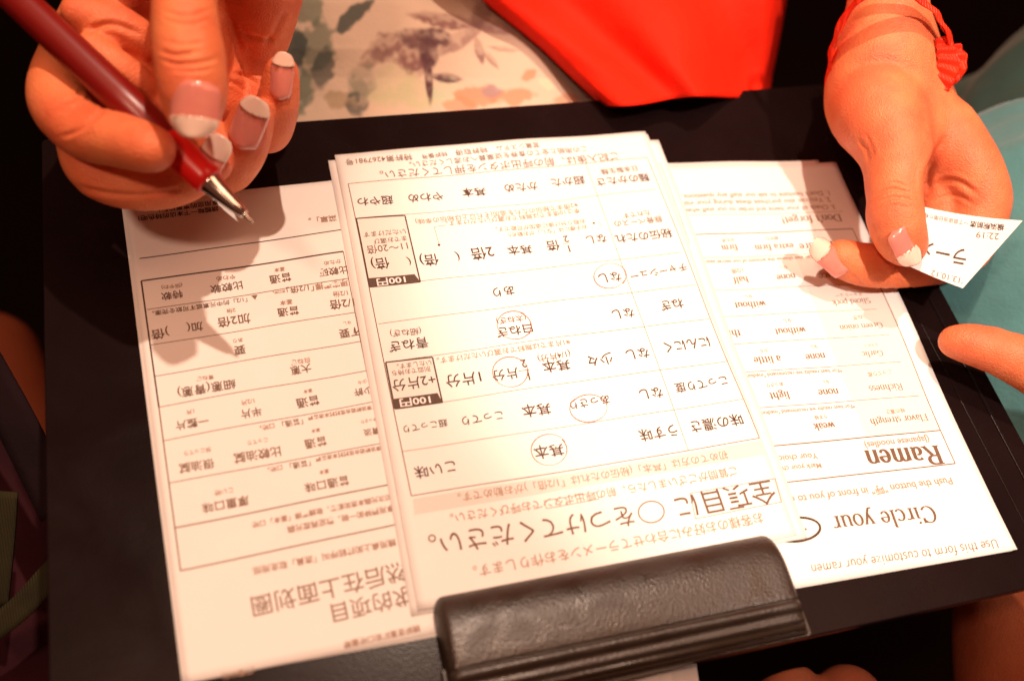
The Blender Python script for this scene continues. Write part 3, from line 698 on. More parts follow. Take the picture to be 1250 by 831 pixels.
tx(c, [('秘伝のたれ', 820, 284, 751, 292.4), ('なし', 740.2, 291, 715, 293.4), ('倍', 683, 299, 667.4, 301), ('基本', 649.4, 303, 619.5, 306.6),
       ('2倍', 602.6, 307.5, 575.2, 311.3), ('(', 560.5, 312, 556.5, 313), ('倍)', 535, 315.5, 512.3, 318), ('(', 501, 318, 497.5, 319), ('倍)', 474.8, 319.5, 452.9, 322.6),
       ('チャーシュー', 837.8, 325.2, 769.7, 337.6), ('なし', 757.7, 337, 730.7, 340.5), ('あり', 627.6, 354, 601.8, 357.4), ('ねぎ', 833.8, 370, 806.3, 374.2), ('なし', 773.6, 381, 747, 384.5),
       ('白ねぎ', 650, 400.8, 606, 406.4), ('青ねぎ', 522.3, 417.5, 474.4, 424), ('にんにく', 865.8, 416.8, 811.6, 424.3), ('なし', 791.9, 430, 764, 433.6), ('少々', 747.9, 436.5, 717.8, 441),
       ('基本', 695.6, 443.7, 662.4, 448.5), ('片分', 632.6, 454.5, 600.8, 459.3), ('1片分', 587, 460, 544, 466),
       ('+2片分', 531.5, 463, 478.5, 471.5), ('こってり度', 887.5, 464, 824.2, 474), ('なし', 808.5, 478.4, 780.4, 482), ('あっさり', 743.8, 487, 696, 494.6), ('基本', 672.3, 496.9, 637.4, 502.6),
       ('こってり', 613.8, 506.5, 564, 514), ('超こってり', 546, 515.5, 492.5, 524), ('味の濃さ', 906, 511, 843.4, 521.5), ('うす味', 826.6, 524.4, 780.4, 532), ('基本', 688, 546.8, 652, 553),
       ('こい味', 556, 568.5, 506, 577.4)], bold=0.008)
for (t, a, b, d, e) in (('1', 695.5, 303.6, 685, 305.0), ('2', 694, 291.6, 684, 292.8), ('1', 646.5, 459.0, 636, 460.6), ('2', 643, 443.2, 633, 444.7)):
    c.text('printed_text', t, a, b, d, e, bold=0.008, size=4.7)
c.line('table_rule_bold', 695.5, 297, 687, 298, 0.2, 0.12); c.line('table_rule_bold', 646.8, 451, 633, 453, 0.2, 0.12)
c.line('fine_print', 545, 275, 530, 277, 0.18, 0.12); c.line('fine_print', 530, 277, 535.8, 298, 0.18, 0.121)
c.text('printed_text', '●', 537.6, 299, 534.2, 299.4); c.text('printed_text', '●', 726.2, 272.4, 723.4, 272.8)
c.line('fine_print', 731, 271, 735, 277, 0.16, 0.12)
tx(c, [('日本製生麺', 777.8, 205.5, 734, 210.5), ('豚骨ベースの', 808, 267, 750, 273.6), ('たれです', 793, 259.5, 761, 263.8), ('(太ねぎ)', 642, 387.5, 606, 391.8), ('(細ねぎ)', 514, 403.6, 476, 407),
       ('(1/4片分)', 696, 431, 656.6, 438), ('11〜20倍', 497.8, 300.5, 448, 305.6), ('までお選び', 496, 291, 456, 295.4), ('いただけます', 495, 282.5, 443.5, 287), ('別皿でお持ち', 525.5, 450, 478.5, 456),
       ('いたします。', 526.2, 442.2, 484.5, 447.6)], 'printed_text_grey', 0.004)
tx(c, [('※2倍まで秘伝のたれを追加(それ以上は秘伝の辛味)', 705.4, 250, 507, 270.5), ('辛さ10倍までは無料でお選びいただけます。', 707.8, 257, 544.4, 273.5),
       ('お取り分け後に追加が可能です。', 713.9, 270, 605, 280.4), ('お子様には「なし」がお勧め!!', 716.3, 277, 620.6, 287.2), ('※1片までは無料でお選びいただけます。', 696, 417.5, 533.4, 440.5)],
   'fine_print_dark', 0.006)
tx(c, [('初めての方は「基本」(秘伝のたれは「1/2倍」)がお勧めです。', 888, 554, 559, 606.8), ('ご質問がございましたら、前の呼出ボタンでお呼びください。', 899, 574.5, 550, 633)], 'fine_print_dark', 0.004)
tx(c, [('お客様のお好みに合わせてラーメンをお作りします。', 931, 631.5, 578, 698)], 'fine_print_dark', 0.004)
c.text('printed_text_grey', '全項目に', 946, 599.0, 826, 620.5, bold=0.004); c.text('printed_text_grey', 'をつけてください。', 773, 628.2, 524, 666, bold=0.002)
cc = c.px(795, 624.5); a1 = c.px(810.5, 622.5) - cc; a2 = c.px(797, 637.5) - cc; t = np.linspace(0, 2 * math.pi, 48, endpoint=False)
c.stroke('printed_text_grey', cc + np.cos(t)[:, None] * a1 + np.sin(t)[:, None] * a2, 0.45, 0.11, closed=True)
bx = [(842, 602), (946, 584), (954, 612.5), (849, 633)]
for i in range(4): c.line('table_rule', *bx[i], *bx[(i + 1) % 4], .2, 0.12 + 0.002 * i)
bx = [(664, 611), (728, 600.5), (731, 609), (667, 620.5)]
for i in range(4): c.line('table_rule', *bx[i], *bx[(i + 1) % 4], .18, 0.12 + 0.002 * i)
for (x, y, rx, ry, r0) in ((744.5, 337, 19, 15, 0.4), (628, 397, 20.5, 16.5, -1.2), (623, 454, 20.5, 18.5, -0.2), (718.6, 498, 21.5, 17, 3.6), (670.5, 549, 22, 18, -0.8)):
    c.circle(x, y, rx, ry, r0, 0.3)
MATS['fine_print_dark'] = mat('ink_small', (0.30, 0.18, 0.12), 0.6, var=(1800, 0.25, (0.42, 0.28, 0.2)), spec=0.2)
J.finish(MATS)

# ================================================================== the writer: one body, two hands
KL = 322 / 320.0        # the two hands' distances
KR = 1.21
KRR = 1.12
def H(px, py, dep): return Q(px, py, dep)
writer = None
def build_writer():
    global writer
    # --- writing hand (left in the picture)
    lo = np.array([-200, -10, 25]); hi = np.array([-20, 190, 205])
    B = Body([-168, -5, 28], [-45, 170, 190], 0.62)
    k = KL
    def G(px, py, d): return H(px, py, d * k)
    wr = G(235, -260, 330)
    def deep(f):                                   # the outer fingers lie closer to the board
        return lambda a, b_, d: Q(a, b_, d * k * f)
    G9 = deep(1.09); G6 = deep(1.06); G3 = deep(1.03)
    def sc(R_, f): return [q * f for q in R_]
    # palm and metacarpals
    B.chain([wr, G(150, -60, 352), G(112, 25, 350)], [19, 13, 9.5], k=12)
    B.chain([wr, G(195, -60, 362), G(150, 45, 360)], [19, 13, 9.5], k=12)
    B.chain([wr, G(250, -60, 364), G6(222, 55, 355)], [18, 13, 10], k=12)
    B.chain([wr, G3(305, -60, 358), G9(300, 45, 350)], [18, 14, 10.6], k=12)
    B.chain([G(330, -120, 350), G3(325, -20, 352), G9(318, 50, 350)], [13, 13, 9.6], k=9)
    B.chain([G(235, -200, 325), G(190, -90, 334), G(150, -20, 345)], [16, 12, 8], k=8)
    B.chain([G3(240, 60, 356), G6(262, 110, 352), G9(285, 130, 348)], [12, 11, 9], k=6)
    B.chain([G(150, 90, 352), G(185, 150, 350), G(225, 205, 346)], [10, 9.5, 8], k=4)  # hidden filler flesh, added to keep the hand's shadow solid
    B.chain([G(225, 130, 350), G(255, 185, 346)], [9, 8], k=4)
    B.chain([G9(248, 130, 356), G9(278, 160, 356), G9(306, 150, 354)], [8.5, 9, 8.5], k=4)  # more unseen flesh, added here and below to close light leaks
    B.chain([G9(262, 95, 352), G9(292, 140, 354)], [9, 8], k=4)
    B.chain([G(95, 125, 357), G(135, 175, 356)], [9, 8.5], k=4)
    B.chain([G(165, 60, 360), G(200, 130, 360), G(240, 150, 358)], [9, 9, 9], k=4)
    # palm pads seen through the grip
    B.chain([G(95, 15, 338), G(150, 35, 342), G(178, 52, 346)], [5.5, 6.5, 5.5], k=3)
    B.chain([G(110, 60, 336), G(150, 88, 338), G(175, 105, 342)], [5.5, 5.5, 5], k=3)
    # middle finger (lowest, under the index)
    B.chain([G(130, 40, 358), G(102, 120, 352), G(112, 198, 342), G(160, 224, 342), G(215, 222, 344), G(262, 200, 342)], [9.0, 8.6, 8.9, 8.4, 7.8, 6.0], k=2.2, dips=((0.62, 0.35, 1.0),))
    # ring finger
    B.chain([G6(215, 50, 360), G9(225, 150, 352), G9(262, 207, 338), G9(292, 185, 325), G9(309, 143, 318)], sc([8.6, 8.3, 8.6, 8.0, 6.4], 1.09), k=2.0)
    # little finger
    B.chain([G9(300, 40, 352), G9(318, 110, 350), G9(325, 158, 340), G9(338, 130, 328), G9(344, 88, 322)], sc([8.3, 7.5, 7.6, 6.6, 5.2], 1.09), k=2.0)
    # index finger
    B.chain([G(118, 15, 350), G(86, 66, 345), G(71, 118, 338), G(100, 158, 328), G(150, 172, 319), G(186, 182, 314)], [9.9, 9.3, 9.4, 8.7, 8.0, 7.1], k=2.0,
            dips=((0.50, 0.35, 0.8), (0.55, 0.3, 0.8), (0.78, 0.35, 0.8)))
    # thumb
    B.chain([wr, G(250, -150, 318), G(228, -70, 312), G(225, 10, 307), G(232, 75, 304), G(236, 112, 305), G(236, 133, 308)], [17, 13, 10.5, 9.4, 10.0, 9.6, 8.2], k=3.0,
            dips=((0.70, 0.32, 0.7), (0.725, 0.4, 0.7), (0.75, 0.4, 0.7), (0.775, 0.35, 0.7)))
    V1, F1 = B.mesh(); V1 = relax(V1, F1, 2)
    V1 = press(V1, F1, [([(198, 14), (228, 20), (258, 12)], .5, .6, 290, 320), ([(200, 24), (228, 31), (256, 24)], .45, .5, 290, 320), ([(194, 62), (215, 68), (240, 64)], .6, .6, 290, 320),
        ([(196, 72), (218, 79), (250, 76), (268, 70)], .6, .6, 290, 320), ([(199, 50), (225, 55), (250, 51)], .4, .5, 290, 320), ([(205, 84), (232, 88), (262, 84)], .35, .5, 290, 320),
        ([(70, 168), (95, 160), (120, 140), (132, 122)], .5, .7, 290, 330), ([(62, 128), (85, 122), (104, 108)], .45, .7, 290, 335), ([(66, 138), (90, 132), (112, 117)], .35, .6, 290, 335),
        ([(88, 226), (130, 236), (175, 238), (228, 230)], .7, .8, 300, 385), ([(275, 98), (290, 104), (304, 116)], .7, .7, 320, 405), ([(284, 88), (300, 94), (318, 104)], .7, .7, 320, 405),
        ([(290, 30), (305, 45), (345, 50)], .8, 1.0, 320, 415), ([(275, 10), (290, 60), (280, 95)], .9, 1.2, 320, 415), ([(100, 42), (135, 30), (176, 44)], .8, 1.0, 320, 405),
        ([(322, 60), (335, 40), (350, 10)], .6, 1.0, 320, 415)])
    # --- ticket hand (right in the picture)
    R = lambda a, b_, d: Q(a, b_, d * KR)
    pts = [R(1075, -120, 352), R(1220, 300, 330), R(1000, 330, 330), R(1150, 380, 370)]
    B2 = Body([45, -110, 8], [215, 120, 170], 0.62)
    _ch = B2.chain
    B2.chain = lambda P, Rr, **kw: _ch(P, [q * KRR for q in Rr], **kw)
    w0 = R(1092, -130, 356)
    B2.chain([w0, R(1084, 0, 352), R(1078, 85, 350)], [15.2, 14.0, 15.5], k=6)
    B2.chain([R(1078, 60, 352), R(1066, 125, 348), R(1092, 165, 342)], [15.0, 16.8, 13], k=10)       # wrist to thumb mound
    B2.chain([R(1092, 75, 358), R(1122, 142, 352), R(1166, 192, 350)], [14.5, 13.5, 11], k=12)           # back of the hand, index side
    B2.chain([R(1092, 90, 366), R(1140, 165, 364), R(1178, 218, 362)], [13, 12, 10], k=12)
    B2.chain([R(1146, 165, 356), R(1152, 225, 354), R(1150, 285, 352)], [10, 10, 8.5], k=5)
    # middle finger, behind
    B2.chain([R(1180, 205, 366), R(1196, 262, 364), R(1175, 320, 358), R(1150, 352, 356)], [9.5, 9, 8, 6.5], k=3)
    # index finger folding back under the ticket
    B2.chain([R(1150, 160, 350), R(1188, 214, 346), R(1196, 258, 346), R(1160, 308, 348), R(1105, 327, 347), R(1055, 325, 342), R(1026, 314, 338)],
             [12.5, 10.6, 10.0, 9.4, 8.6, 8.0, 6.2], k=2.2, dips=((0.33, 0.4, 1.0),))
    # thumb
    B2.chain([R(1072, 140, 340), R(1092, 185, 332), R(1092, 235, 328), R(1093, 266, 326), R(1100, 290, 327), R(1106, 300, 329)], [15.5, 11.8, 9.2, 9.2, 8.4, 7.0], k=4.0,
             dips=((0.60, 0.3, 0.8), (0.64, 0.5, 0.7), (0.68, 0.4, 0.7), (0.50, 0.25, 0.8)))
    V2, F2 = B2.mesh(); V2 = relax(V2, F2, 2)
    V2 = press(V2, F2, [([(1064, 241), (1090, 231), (1120, 239)], .7, .6, 350, 420), ([(1066, 250), (1092, 241), (1121, 247)], .7, .6, 350, 420), ([(1070, 232), (1092, 223), (1112, 230)], .4, .5, 350, 420),
        ([(1072, 259), (1094, 251), (1116, 256)], .4, .5, 350, 420), ([(1030, 88), (1055, 77), (1090, 76), (1125, 96)], .8, 2.0, 350, 450), ([(1131, 240), (1135, 208), (1158, 162)], 1.2, 1.4, 350, 450),
        ([(1130, 236), (1150, 222), (1170, 222), (1195, 238)], .8, 1.0, 350, 450), ([(1140, 246), (1165, 238), (1190, 250)], .5, .8, 350, 450), ([(1048, 170), (1058, 183), (1061, 200)], .6, 1.0, 350, 450),
        ([(1056, 165), (1064, 180), (1067, 195)], .5, .8, 350, 450), ([(1030, 330), (1045, 340), (1052, 352)], .3, .6, 350, 450), ([(1095, 318), (1092, 335), (1100, 350)], .5, .8, 350, 450)])
    # --- arms and trunk, outside the frame
    T = Body([-330, 40, -60], [330, 520, 420], 6.0)
    shl, shr = np.array([-150, 410, 330.]), np.array([175, 410, 330.])
    e1 = np.array([-215, 330, 150.]); e2 = np.array([215, 260, 160.])
    wr_in = wr + (G(195, -60, 350) - wr) * 0.1
    T.chain([wr_in, (wr_in + e1) / 2 + [0, 0, 4], e1], [20, 27, 34], k=8, step=12, pad=20)
    T.chain([e1, (e1 + shl) / 2, shl], [35, 40, 44], k=20, step=12, pad=20)
    T.chain([w0 + (R(1084, 0, 352) - w0) * 0.15, (w0 + e2) / 2, e2], [17.5, 25, 33], k=8, step=12, pad=20)
    T.chain([e2, (e2 + shr) / 2, shr], [35, 40, 44], k=20, step=12, pad=20)
    T.chain([shl, (12, 420, 345), shr], [44, 55, 44], k=30, step=14, pad=20)
    T.chain([(12, 420, 320), (12, 430, 150), (12, 440, 20)], [85, 78, 90], k=30, step=14, pad=20)
    V3, F3 = T.mesh(); V3 = relax(V3, F3, 2)
    V = np.concatenate([V1, V2, V3]); F = np.concatenate([F1, F2 + len(V1), F3 + len(V1) + len(V2)])
    root = empty('person', 'woman in a floral skirt holding a red pen and a meal ticket over the forms', 'person')
    body = quads_obj('body', V, F, SKIN, root)
    body['label'] = 'bare hands and forearms'
    return root
writer = build_writer()

def nail(parent, base, tip, depth_b, depth_t, w, normal_px=(0, 0), tipfrac=0.36, glitter=True, curl=0.9, owner_r=8.0, lift=0.0):
    b = Q(*base, depth_b); t = Q(*tip, depth_t); a = t - b; L = np.linalg.norm(a); a /= L
    view = AX[:, 2]; nn = view + AX[:, 0] * normal_px[0] + AX[:, 1] * normal_px[1]
    nn = nn - a * (nn @ a); nn /= np.linalg.norm(nn); sd = np.cross(a, nn)
    Rr = w * 0.62; th = math.asin(min(0.98, (w / 2) / Rr))
    def surf(s, q, dz=0.0):
        wd = 1.0
        if s < 0.18: wd = math.sqrt(max(0, 1 - ((0.18 - s) / 0.18) ** 2)) * 0.55 + 0.45
        if s > 0.72: wd = 1 - 0.38 * ((s - 0.72) / 0.28) ** 2
        ang = q * th
        return b + a * (s * L + (0.06 * L * (1 - q * q) if s > 0.9 else 0)) + sd * math.sin(ang) * Rr * wd + nn * ((math.cos(ang) - 1) * Rr * curl - 0.9 * (s - 0.35) ** 2 + dz)
    def patch(name, s0, s1, dz, m, par, th_=0.3, smile=0.0):
        nu, nv = 12, 13
        G = np.array([[surf(s0 + (s1 - s0) * i / (nu - 1) + (smile * (q * q) * (1 - i / (nu - 1))), q, dz) for q in np.linspace(-1, 1, nv)] for i in range(nu)])
        V, F = slab(G, -nn * th_)
        o = mesh_obj(name, V, F, m, par, True); return o
    plate = patch('fingernail', 0.0, 0.985, 0.05, NAIL, parent)
    patch('nail_tip', 1 - tipfrac, 1.0, 0.42, NAILTIP, plate, smile=0.05)
    if glitter:
        V = []; F = []
        rr = np.random.default_rng(int(base[0]))
        for i in range(34):
            q = rr.uniform(-0.75, 0.9); s = 1 - tipfrac + 0.05 * q * q + rr.normal(0, 0.022)
            c = surf(s, q, 0.6); r = rr.uniform(0.10, 0.24); k0 = len(V)
            for d in ((1, 0, 0), (-1, 0, 0), (0, 1, 0), (0, -1, 0), (0, 0, 1), (0, 0, -1)): V.append(c + np.array(d) * r)
            for f in ((0, 2, 4), (2, 1, 4), (1, 3, 4), (3, 0, 4), (2, 0, 5), (1, 2, 5), (3, 1, 5), (0, 3, 5)): F.append(tuple(k0 + x for x in f))
        mesh_obj('glitter', V, F, GLIT, plate)
    return plate
kk = KL
nail(writer, (236, 98), (233, 164), (304 - 10.4) * kk, (305 - 8.5) * kk, 14.4, (0.05, -0.15), 0.34)
nail(writer, (290, 181), (313, 123), (322 - 8.6) * kk * 1.09, (314 - 6) * kk * 1.09, 11.2, (0.10, 0.0), 0.28)
nail(writer, (339, 122), (346, 67), (326 - 7.2) * kk * 1.09, (319 - 4.5) * kk * 1.09, 8.0, (0.10, 0.05), 0.26)
nail(writer, (246, 210), (270, 168), (342 - 7.6) * kk, (338 - 5.8) * kk, 9.6, (0.15, 0.2), 0.55, glitter=False)
nail(writer, (1102, 277), (1121, 319), (326 - 8.9) * KR, (328 - 7.4) * KR, 12.4, (0.25, 0.2), 0.40)
nail(writer, (1036, 330), (997, 295), (340 - 6.5) * KR, (336 - 5) * KR, 10.5, (-0.25, 0.55), 0.36, glitter=True)

# ---- skirt: floral print on a lap surface
def build_skirt():
    nu, nv = 260, 200
    pxs = np.linspace(-0.02, 1.0, nu); pys = np.linspace(185, -260, nv)
    V = np.zeros((nu, nv, 3)); PX = np.zeros((nu, nv)); PY = np.zeros((nu, nv))
    edge_y = [-260, -60, 0, 35, 70, 100, 125, 185]; edge_x = [446, 568, 614, 656, 692, 719, 741, 786]
    for j, py in enumerate(pys):
        xr = np.interp(py, edge_y, edge_x); xl = 255
        for i, u in enumerate(pxs):
            px = xl + (xr - xl) * u
            z = -7 - 30 * max(0, (u - 0.90) / 0.10) ** 2 - 26 * max(0, (0.45 - u) / 0.45) ** 2 + 7 * math.sin(math.pi * u) * min(1, max(0, (95 - py) / 90)) - 4 * min(1, max(0, (py - 60) / 60)) + 14 * math.sin(min(1, max(0, (185 - py) / 445)) * 1.6) + 1.2 * math.sin(px * 0.02 + py * 0.03)
            V[i, j] = at(px, py, z); PX[i, j] = px; PY[i, j] = py
    Vs, F = slab(V, np.array([0, 2, -4.0]))
    sk = mesh_obj('skirt', Vs, F, None or RED, writer, True)
    # print: petals, leaves and stems as dye, in the cloth's own coordinates
    base = np.array([0.55, 0.42, 0.315])
    Cc = np.tile(base, (nu, nv, 1))
    nz = np.zeros((nu, nv))
    r2 = np.random.default_rng(3)
    for kx, ky in r2.normal(0, 0.10, (26, 2)): nz += np.sin(PX * kx + PY * ky + r2.uniform(0, 6.3)) / 5
    nf = np.zeros((nu, nv))
    for kx, ky in r2.normal(0, 0.28, (26, 2)): nf += np.sin(PX * kx + PY * ky + r2.uniform(0, 6.3)) / 5
    def petal(cx, cy, rx, ry, ang, col, al=0.8, rough=0.35, ribs=0):
        nonlocal Cc
        a = math.radians(ang); dx = PX - cx; dy = PY - cy
        u = (dx * math.cos(a) + dy * math.sin(a)) / rx; v = (-dx * math.sin(a) + dy * math.cos(a)) / ry
        d = np.sqrt(u * u + (v / np.maximum(1 - 0.45 * np.clip(np.abs(u), 0, 1) ** 2, .3)) ** 2) + rough * nz * 0.22 + rough * nf * 0.14
        m = np.clip((1.0 - d) / 0.30, 0, 1) * min(1, al * 1.3)
        if ribs: m = m * (0.72 + 0.28 * np.sin(v * ribs + nf))
        Cc = Cc * (1 - m[..., None]) + np.array(col) * m[..., None]
    grn = (0.14, 0.16, 0.11); dgr = (0.055, 0.068, 0.06); pur = (0.09, 0.04, 0.046); mauve = (0.20, 0.10, 0.09); org = (0.52, 0.21, 0.11); cream = (0.46, 0.42, 0.26)
    for a in ((375, 10, 30, 22, 60, grn, .6), (385, 55, 26, 40, 20, grn, .6), (430, 22, 34, 12, -40, dgr, .7), (392, 90, 16, 34, 15, dgr, .6), (372, 110, 20, 30, 0, grn, .7), (360, 60, 22, 26, 0, dgr, .7),
              (412, 122, 26, 12, 10, (0.30, 0.22, 0.12), .5), (350, 130, 30, 30, 0, grn, .6)): petal(*a, rough=0.7)
    for a in ((505, 70, 26, 30, 0, mauve, .75), (470, 58, 24, 20, -20, mauve, .7), (530, 48, 24, 16, 10, pur, .75), (512, 50, 28, 18, 20, pur, .6), (522, 66, 15, 26, 0, pur, .8), (452, 72, 18, 12, -30, (0.28, 0.17, 0.13), .55)): petal(*a, rough=0.5, ribs=5)
    for a in ((480, 105, 38, 28, -20, cream, .75), (512, 118, 30, 22, 10, cream, .7), (545, 112, 24, 20, 0, (0.42, 0.45, 0.30), .65), (442, 100, 20, 24, 20, grn, .5), (435, 128, 16, 18, 0, dgr, .6)): petal(*a, rough=0.4, ribs=4)
    for a in ((523, 92, 6, 44, -4, pur, .85), (545, 95, 22, 7, 6, pur, .8), (540, 25, 48, 11, 10, mauve, .75), (600, 33, 34, 9, 12, (0.34, 0.20, 0.18), .7), (560, 50, 38, 12, -32, mauve, .55), (590, 14, 14, 26, 35, mauve, .5),
              (585, 62, 7, 20, -15, mauve, .7), (600, 74, 16, 5, 50, mauve, .5), (615, 60, 24, 4, 8, mauve, .4)): petal(*a, rough=0.25, ribs=3)
    for a in ((585, 118, 30, 14, 0, org, .6), (630, 118, 36, 12, -5, org, .6), (646, 92, 12, 9, -25, org, .6), (600, 112, 14, 8, 0, (0.30, 0.2, 0.2), .6), (690, 122, 24, 9, -4, org, .5), (560, 128, 20, 10, 0, org, .5), (668, 103, 14, 8, 30, (.8, .5, .35), .6)): petal(*a, rough=0.9)
    for a in ((480, -40, 60, 34, 20, mauve, .6), (400, -60, 50, 40, 50, grn, .6), (560, -60, 30, 40, 10, pur, .5), (380, -160, 60, 50, 10, mauve, .5)): petal(*a, rough=0.6)
    col = np.concatenate([Cc.reshape(-1, 3)] * 2); col = np.c_[np.clip(col, 0, 1), np.ones(len(col))]
    at_ = sk.data.color_attributes.new('dye', 'FLOAT_COLOR', 'POINT'); at_.data.foreach_set('color', col.astype(np.float32).ravel())
    m = mat('floral_cotton', (0.8, 0.6, 0.45), 0.85, [('noise', 900, 0.25, 0.0004), ('noise', 40, 0.5, 0.004)], spec=0.1, sheen=0.2)
    ca = m.node_tree.nodes.new('ShaderNodeVertexColor'); ca.layer_name = 'dye'
    m.node_tree.links.new(ca.outputs['Color'], m.node_tree.nodes['Principled BSDF'].inputs['Base Color'])
    sk.data.materials[0] = m
    sk['label'] = 'cream skirt printed with blurred mauve and green flowers'
build_skirt()

# ---- red top hanging in front of the lap
def build_drape():
    nu, nv = 90, 60
    V = np.zeros((nu, nv, 3))
    for j in range(nv):
        v = j / (nv - 1)
        py = 128 - 330 * v
        xl = np.interp(py, [-200, 0, 60, 124, 150], [462, 590, 662, 731, 758]); xr = np.interp(py, [-200, 0, 60, 106, 150], [1000, 962, 952, 943, 938])
        for i in range(nu):
            u = i / (nu - 1); px = xl + (xr - xl) * u
            yy = py - (0 if v > 0.02 else 0) - 14 * u * (1 - v) + 3 * (1 - v) * math.sin(u * 9)
            z = 2 + 60 * v ** 1.3 + 10 * math.sin(math.pi * u) + 4.5 * math.sin(u * 13 + v * 3) * (1 - 0.5 * v) + 5.0 * math.sin(u * 5 - v * 7) + 0.8 * math.sin(u * 24 + v * 9 + 2 * math.sin(v * 6))
            z -= 7 * max(0, (0.06 - u) / 0.06) ** 2 + 22 * max(0, (u - 0.93) / 0.07) ** 2
            V[i, j] = at(px, yy, z)
    Vs, F = slab(V, np.array([0, 1.0, -1.6]))
    o = mesh_obj('blouse', Vs, F, RED, writer, True); o['label'] = 'bright orange-red hem hanging over the lap'
build_drape()

# ---- chiffon cuff round the ticket hand's wrist
def ring_path(pxs, step=1.5): return catmull([Q(p[0], p[1], p[2] * KR) for p in pxs], step=step)
cuff = ring_path([(1170, 95, 352), (1163, 55, 340), (1140, 12, 332), (1105, -12, 326), (1066, -14, 326), (1034, 14, 334), (1016, 58, 344), (1010, 108, 352)])
Vc = []; Fc = []
nseg = len(cuff); Tn = np.gradient(cuff, axis=0); Tn /= np.linalg.norm(Tn, axis=1)[:, None]
cen = cuff.mean(0)
nw = 9; Gc = np.zeros((nseg, nw, 3))
for i in range(nseg):
    out = cuff[i] - cen; out -= Tn[i] * (out @ Tn[i]); out /= np.linalg.norm(out)
    up = np.cross(Tn[i], out)
    for j in range(nw):
        v = j / (nw - 1) - 0.5
        wid = 5.5
        Gc[i, j] = cuff[i] + up * v * wid + out * (0.55 * math.sin(i * 0.8 + 0.6 * math.sin(i * 0.31) + j * 0.5) + 1.2 * math.cos(v * 6)) * 0.7
Vc, Fc = slab(Gc, -AX[:, 2] * 0.6)
cuff_o = mesh_obj('sleeve_cuff', Vc, Fc, CUFFM, writer, True); cuff_o['label'] = 'gathered orange-red chiffon cuff'
def ruffle(pts, w0, waves, amp, seed):
    P = catmull(pts, step=0.8); T = np.gradient(P, axis=0); T /= np.linalg.norm(T, axis=1)[:, None]
    G = np.zeros((len(P), 9, 3))
    for i in range(len(P)):
        sd = np.cross(T[i], AX[:, 2]); sd /= np.linalg.norm(sd)
        for j in range(9):
            v = j / 8 - 0.5; w = w0 * (0.6 + 0.4 * math.sin(math.pi * i / len(P)))
            G[i, j] = P[i] + sd * v * w + AX[:, 2] * amp * math.sin(i / len(P) * waves + v * 3 + seed)
    V, F = slab(G, -AX[:, 2] * 0.5); P = P; mesh_obj('ruffle', V, F, CUFFM, cuff_o, True)
ruffle([Q(1150, 45, 338 * KR), Q(1158, 75, 338 * KR), Q(1150, 110, 340 * KR)], 9, 34, 0.7, 0)
ruffle([Q(1163, 55, 341 * KR), Q(1166, 78, 341 * KR), Q(1152, 102, 343 * KR)], 10, 26, 0.8, 2)
ruffle([Q(1140, 70, 342 * KR), Q(1146, 92, 342 * KR), Q(1143, 112, 344 * KR)], 11, 30, 0.8, 4)

# ================================================================== pen
def build_pen():
    tip = Q(309, 272, 324); far = Q(20, -2, 332); ax_ = far - tip; ax_ /= np.linalg.norm(ax_)
    root = empty('pen', 'red ballpoint pen with a silver cone tip held over the Chinese form', 'pen')
    def lathe(name, prof, m, n=32):
        P = np.array([tip + ax_ * s for s, _ in prof]); V, F = [], []
        e = np.cross(ax_, (0, 0, 1)); e /= np.linalg.norm(e); b = np.cross(ax_, e)
        for (s, r) in prof:
            for k in range(n):
                a = 2 * math.pi * k / n; V.append(tip + ax_ * s + r * (math.cos(a) * e + math.sin(a) * b))
        for i in range(len(prof) - 1):
            for k in range(n): F.append((i * n + k, i * n + (k + 1) % n, (i + 1) * n + (k + 1) % n, (i + 1) * n + k))
        F.append(tuple(range(n))[::-1]); F.append(tuple((len(prof) - 1) * n + k for k in range(n)))
        return mesh_obj(name, V, F, m, root, True)
    lathe('ball_point', [(0, 0.25), (0.3, 0.45), (2.2, 0.6), (3.6, 0.95), (4.0, 1.1)], METAL)
    lathe('cone_tip', [(3.8, 1.2), (4.0, 1.45), (8, 2.2), (14, 3.1), (18.5, 3.8), (19.2, 4.1)], METAL)
    lathe('grip', [(19.0, 4.4), (19.6, 4.9), (22, 5.1), (30, 5.25), (37, 5.3), (38.5, 5.0), (39, 4.8)], REDGRIP)
    lathe('barrel', [(38.8, 4.9), (39.4, 5.5), (60, 5.7), (100, 5.7), (138, 5.6), (141, 5.0), (142, 4)], REDPL)
    lathe('push_button', [(141.5, 2.6), (150, 2.6), (151, 2.2)], METAL)
    return root
build_pen()

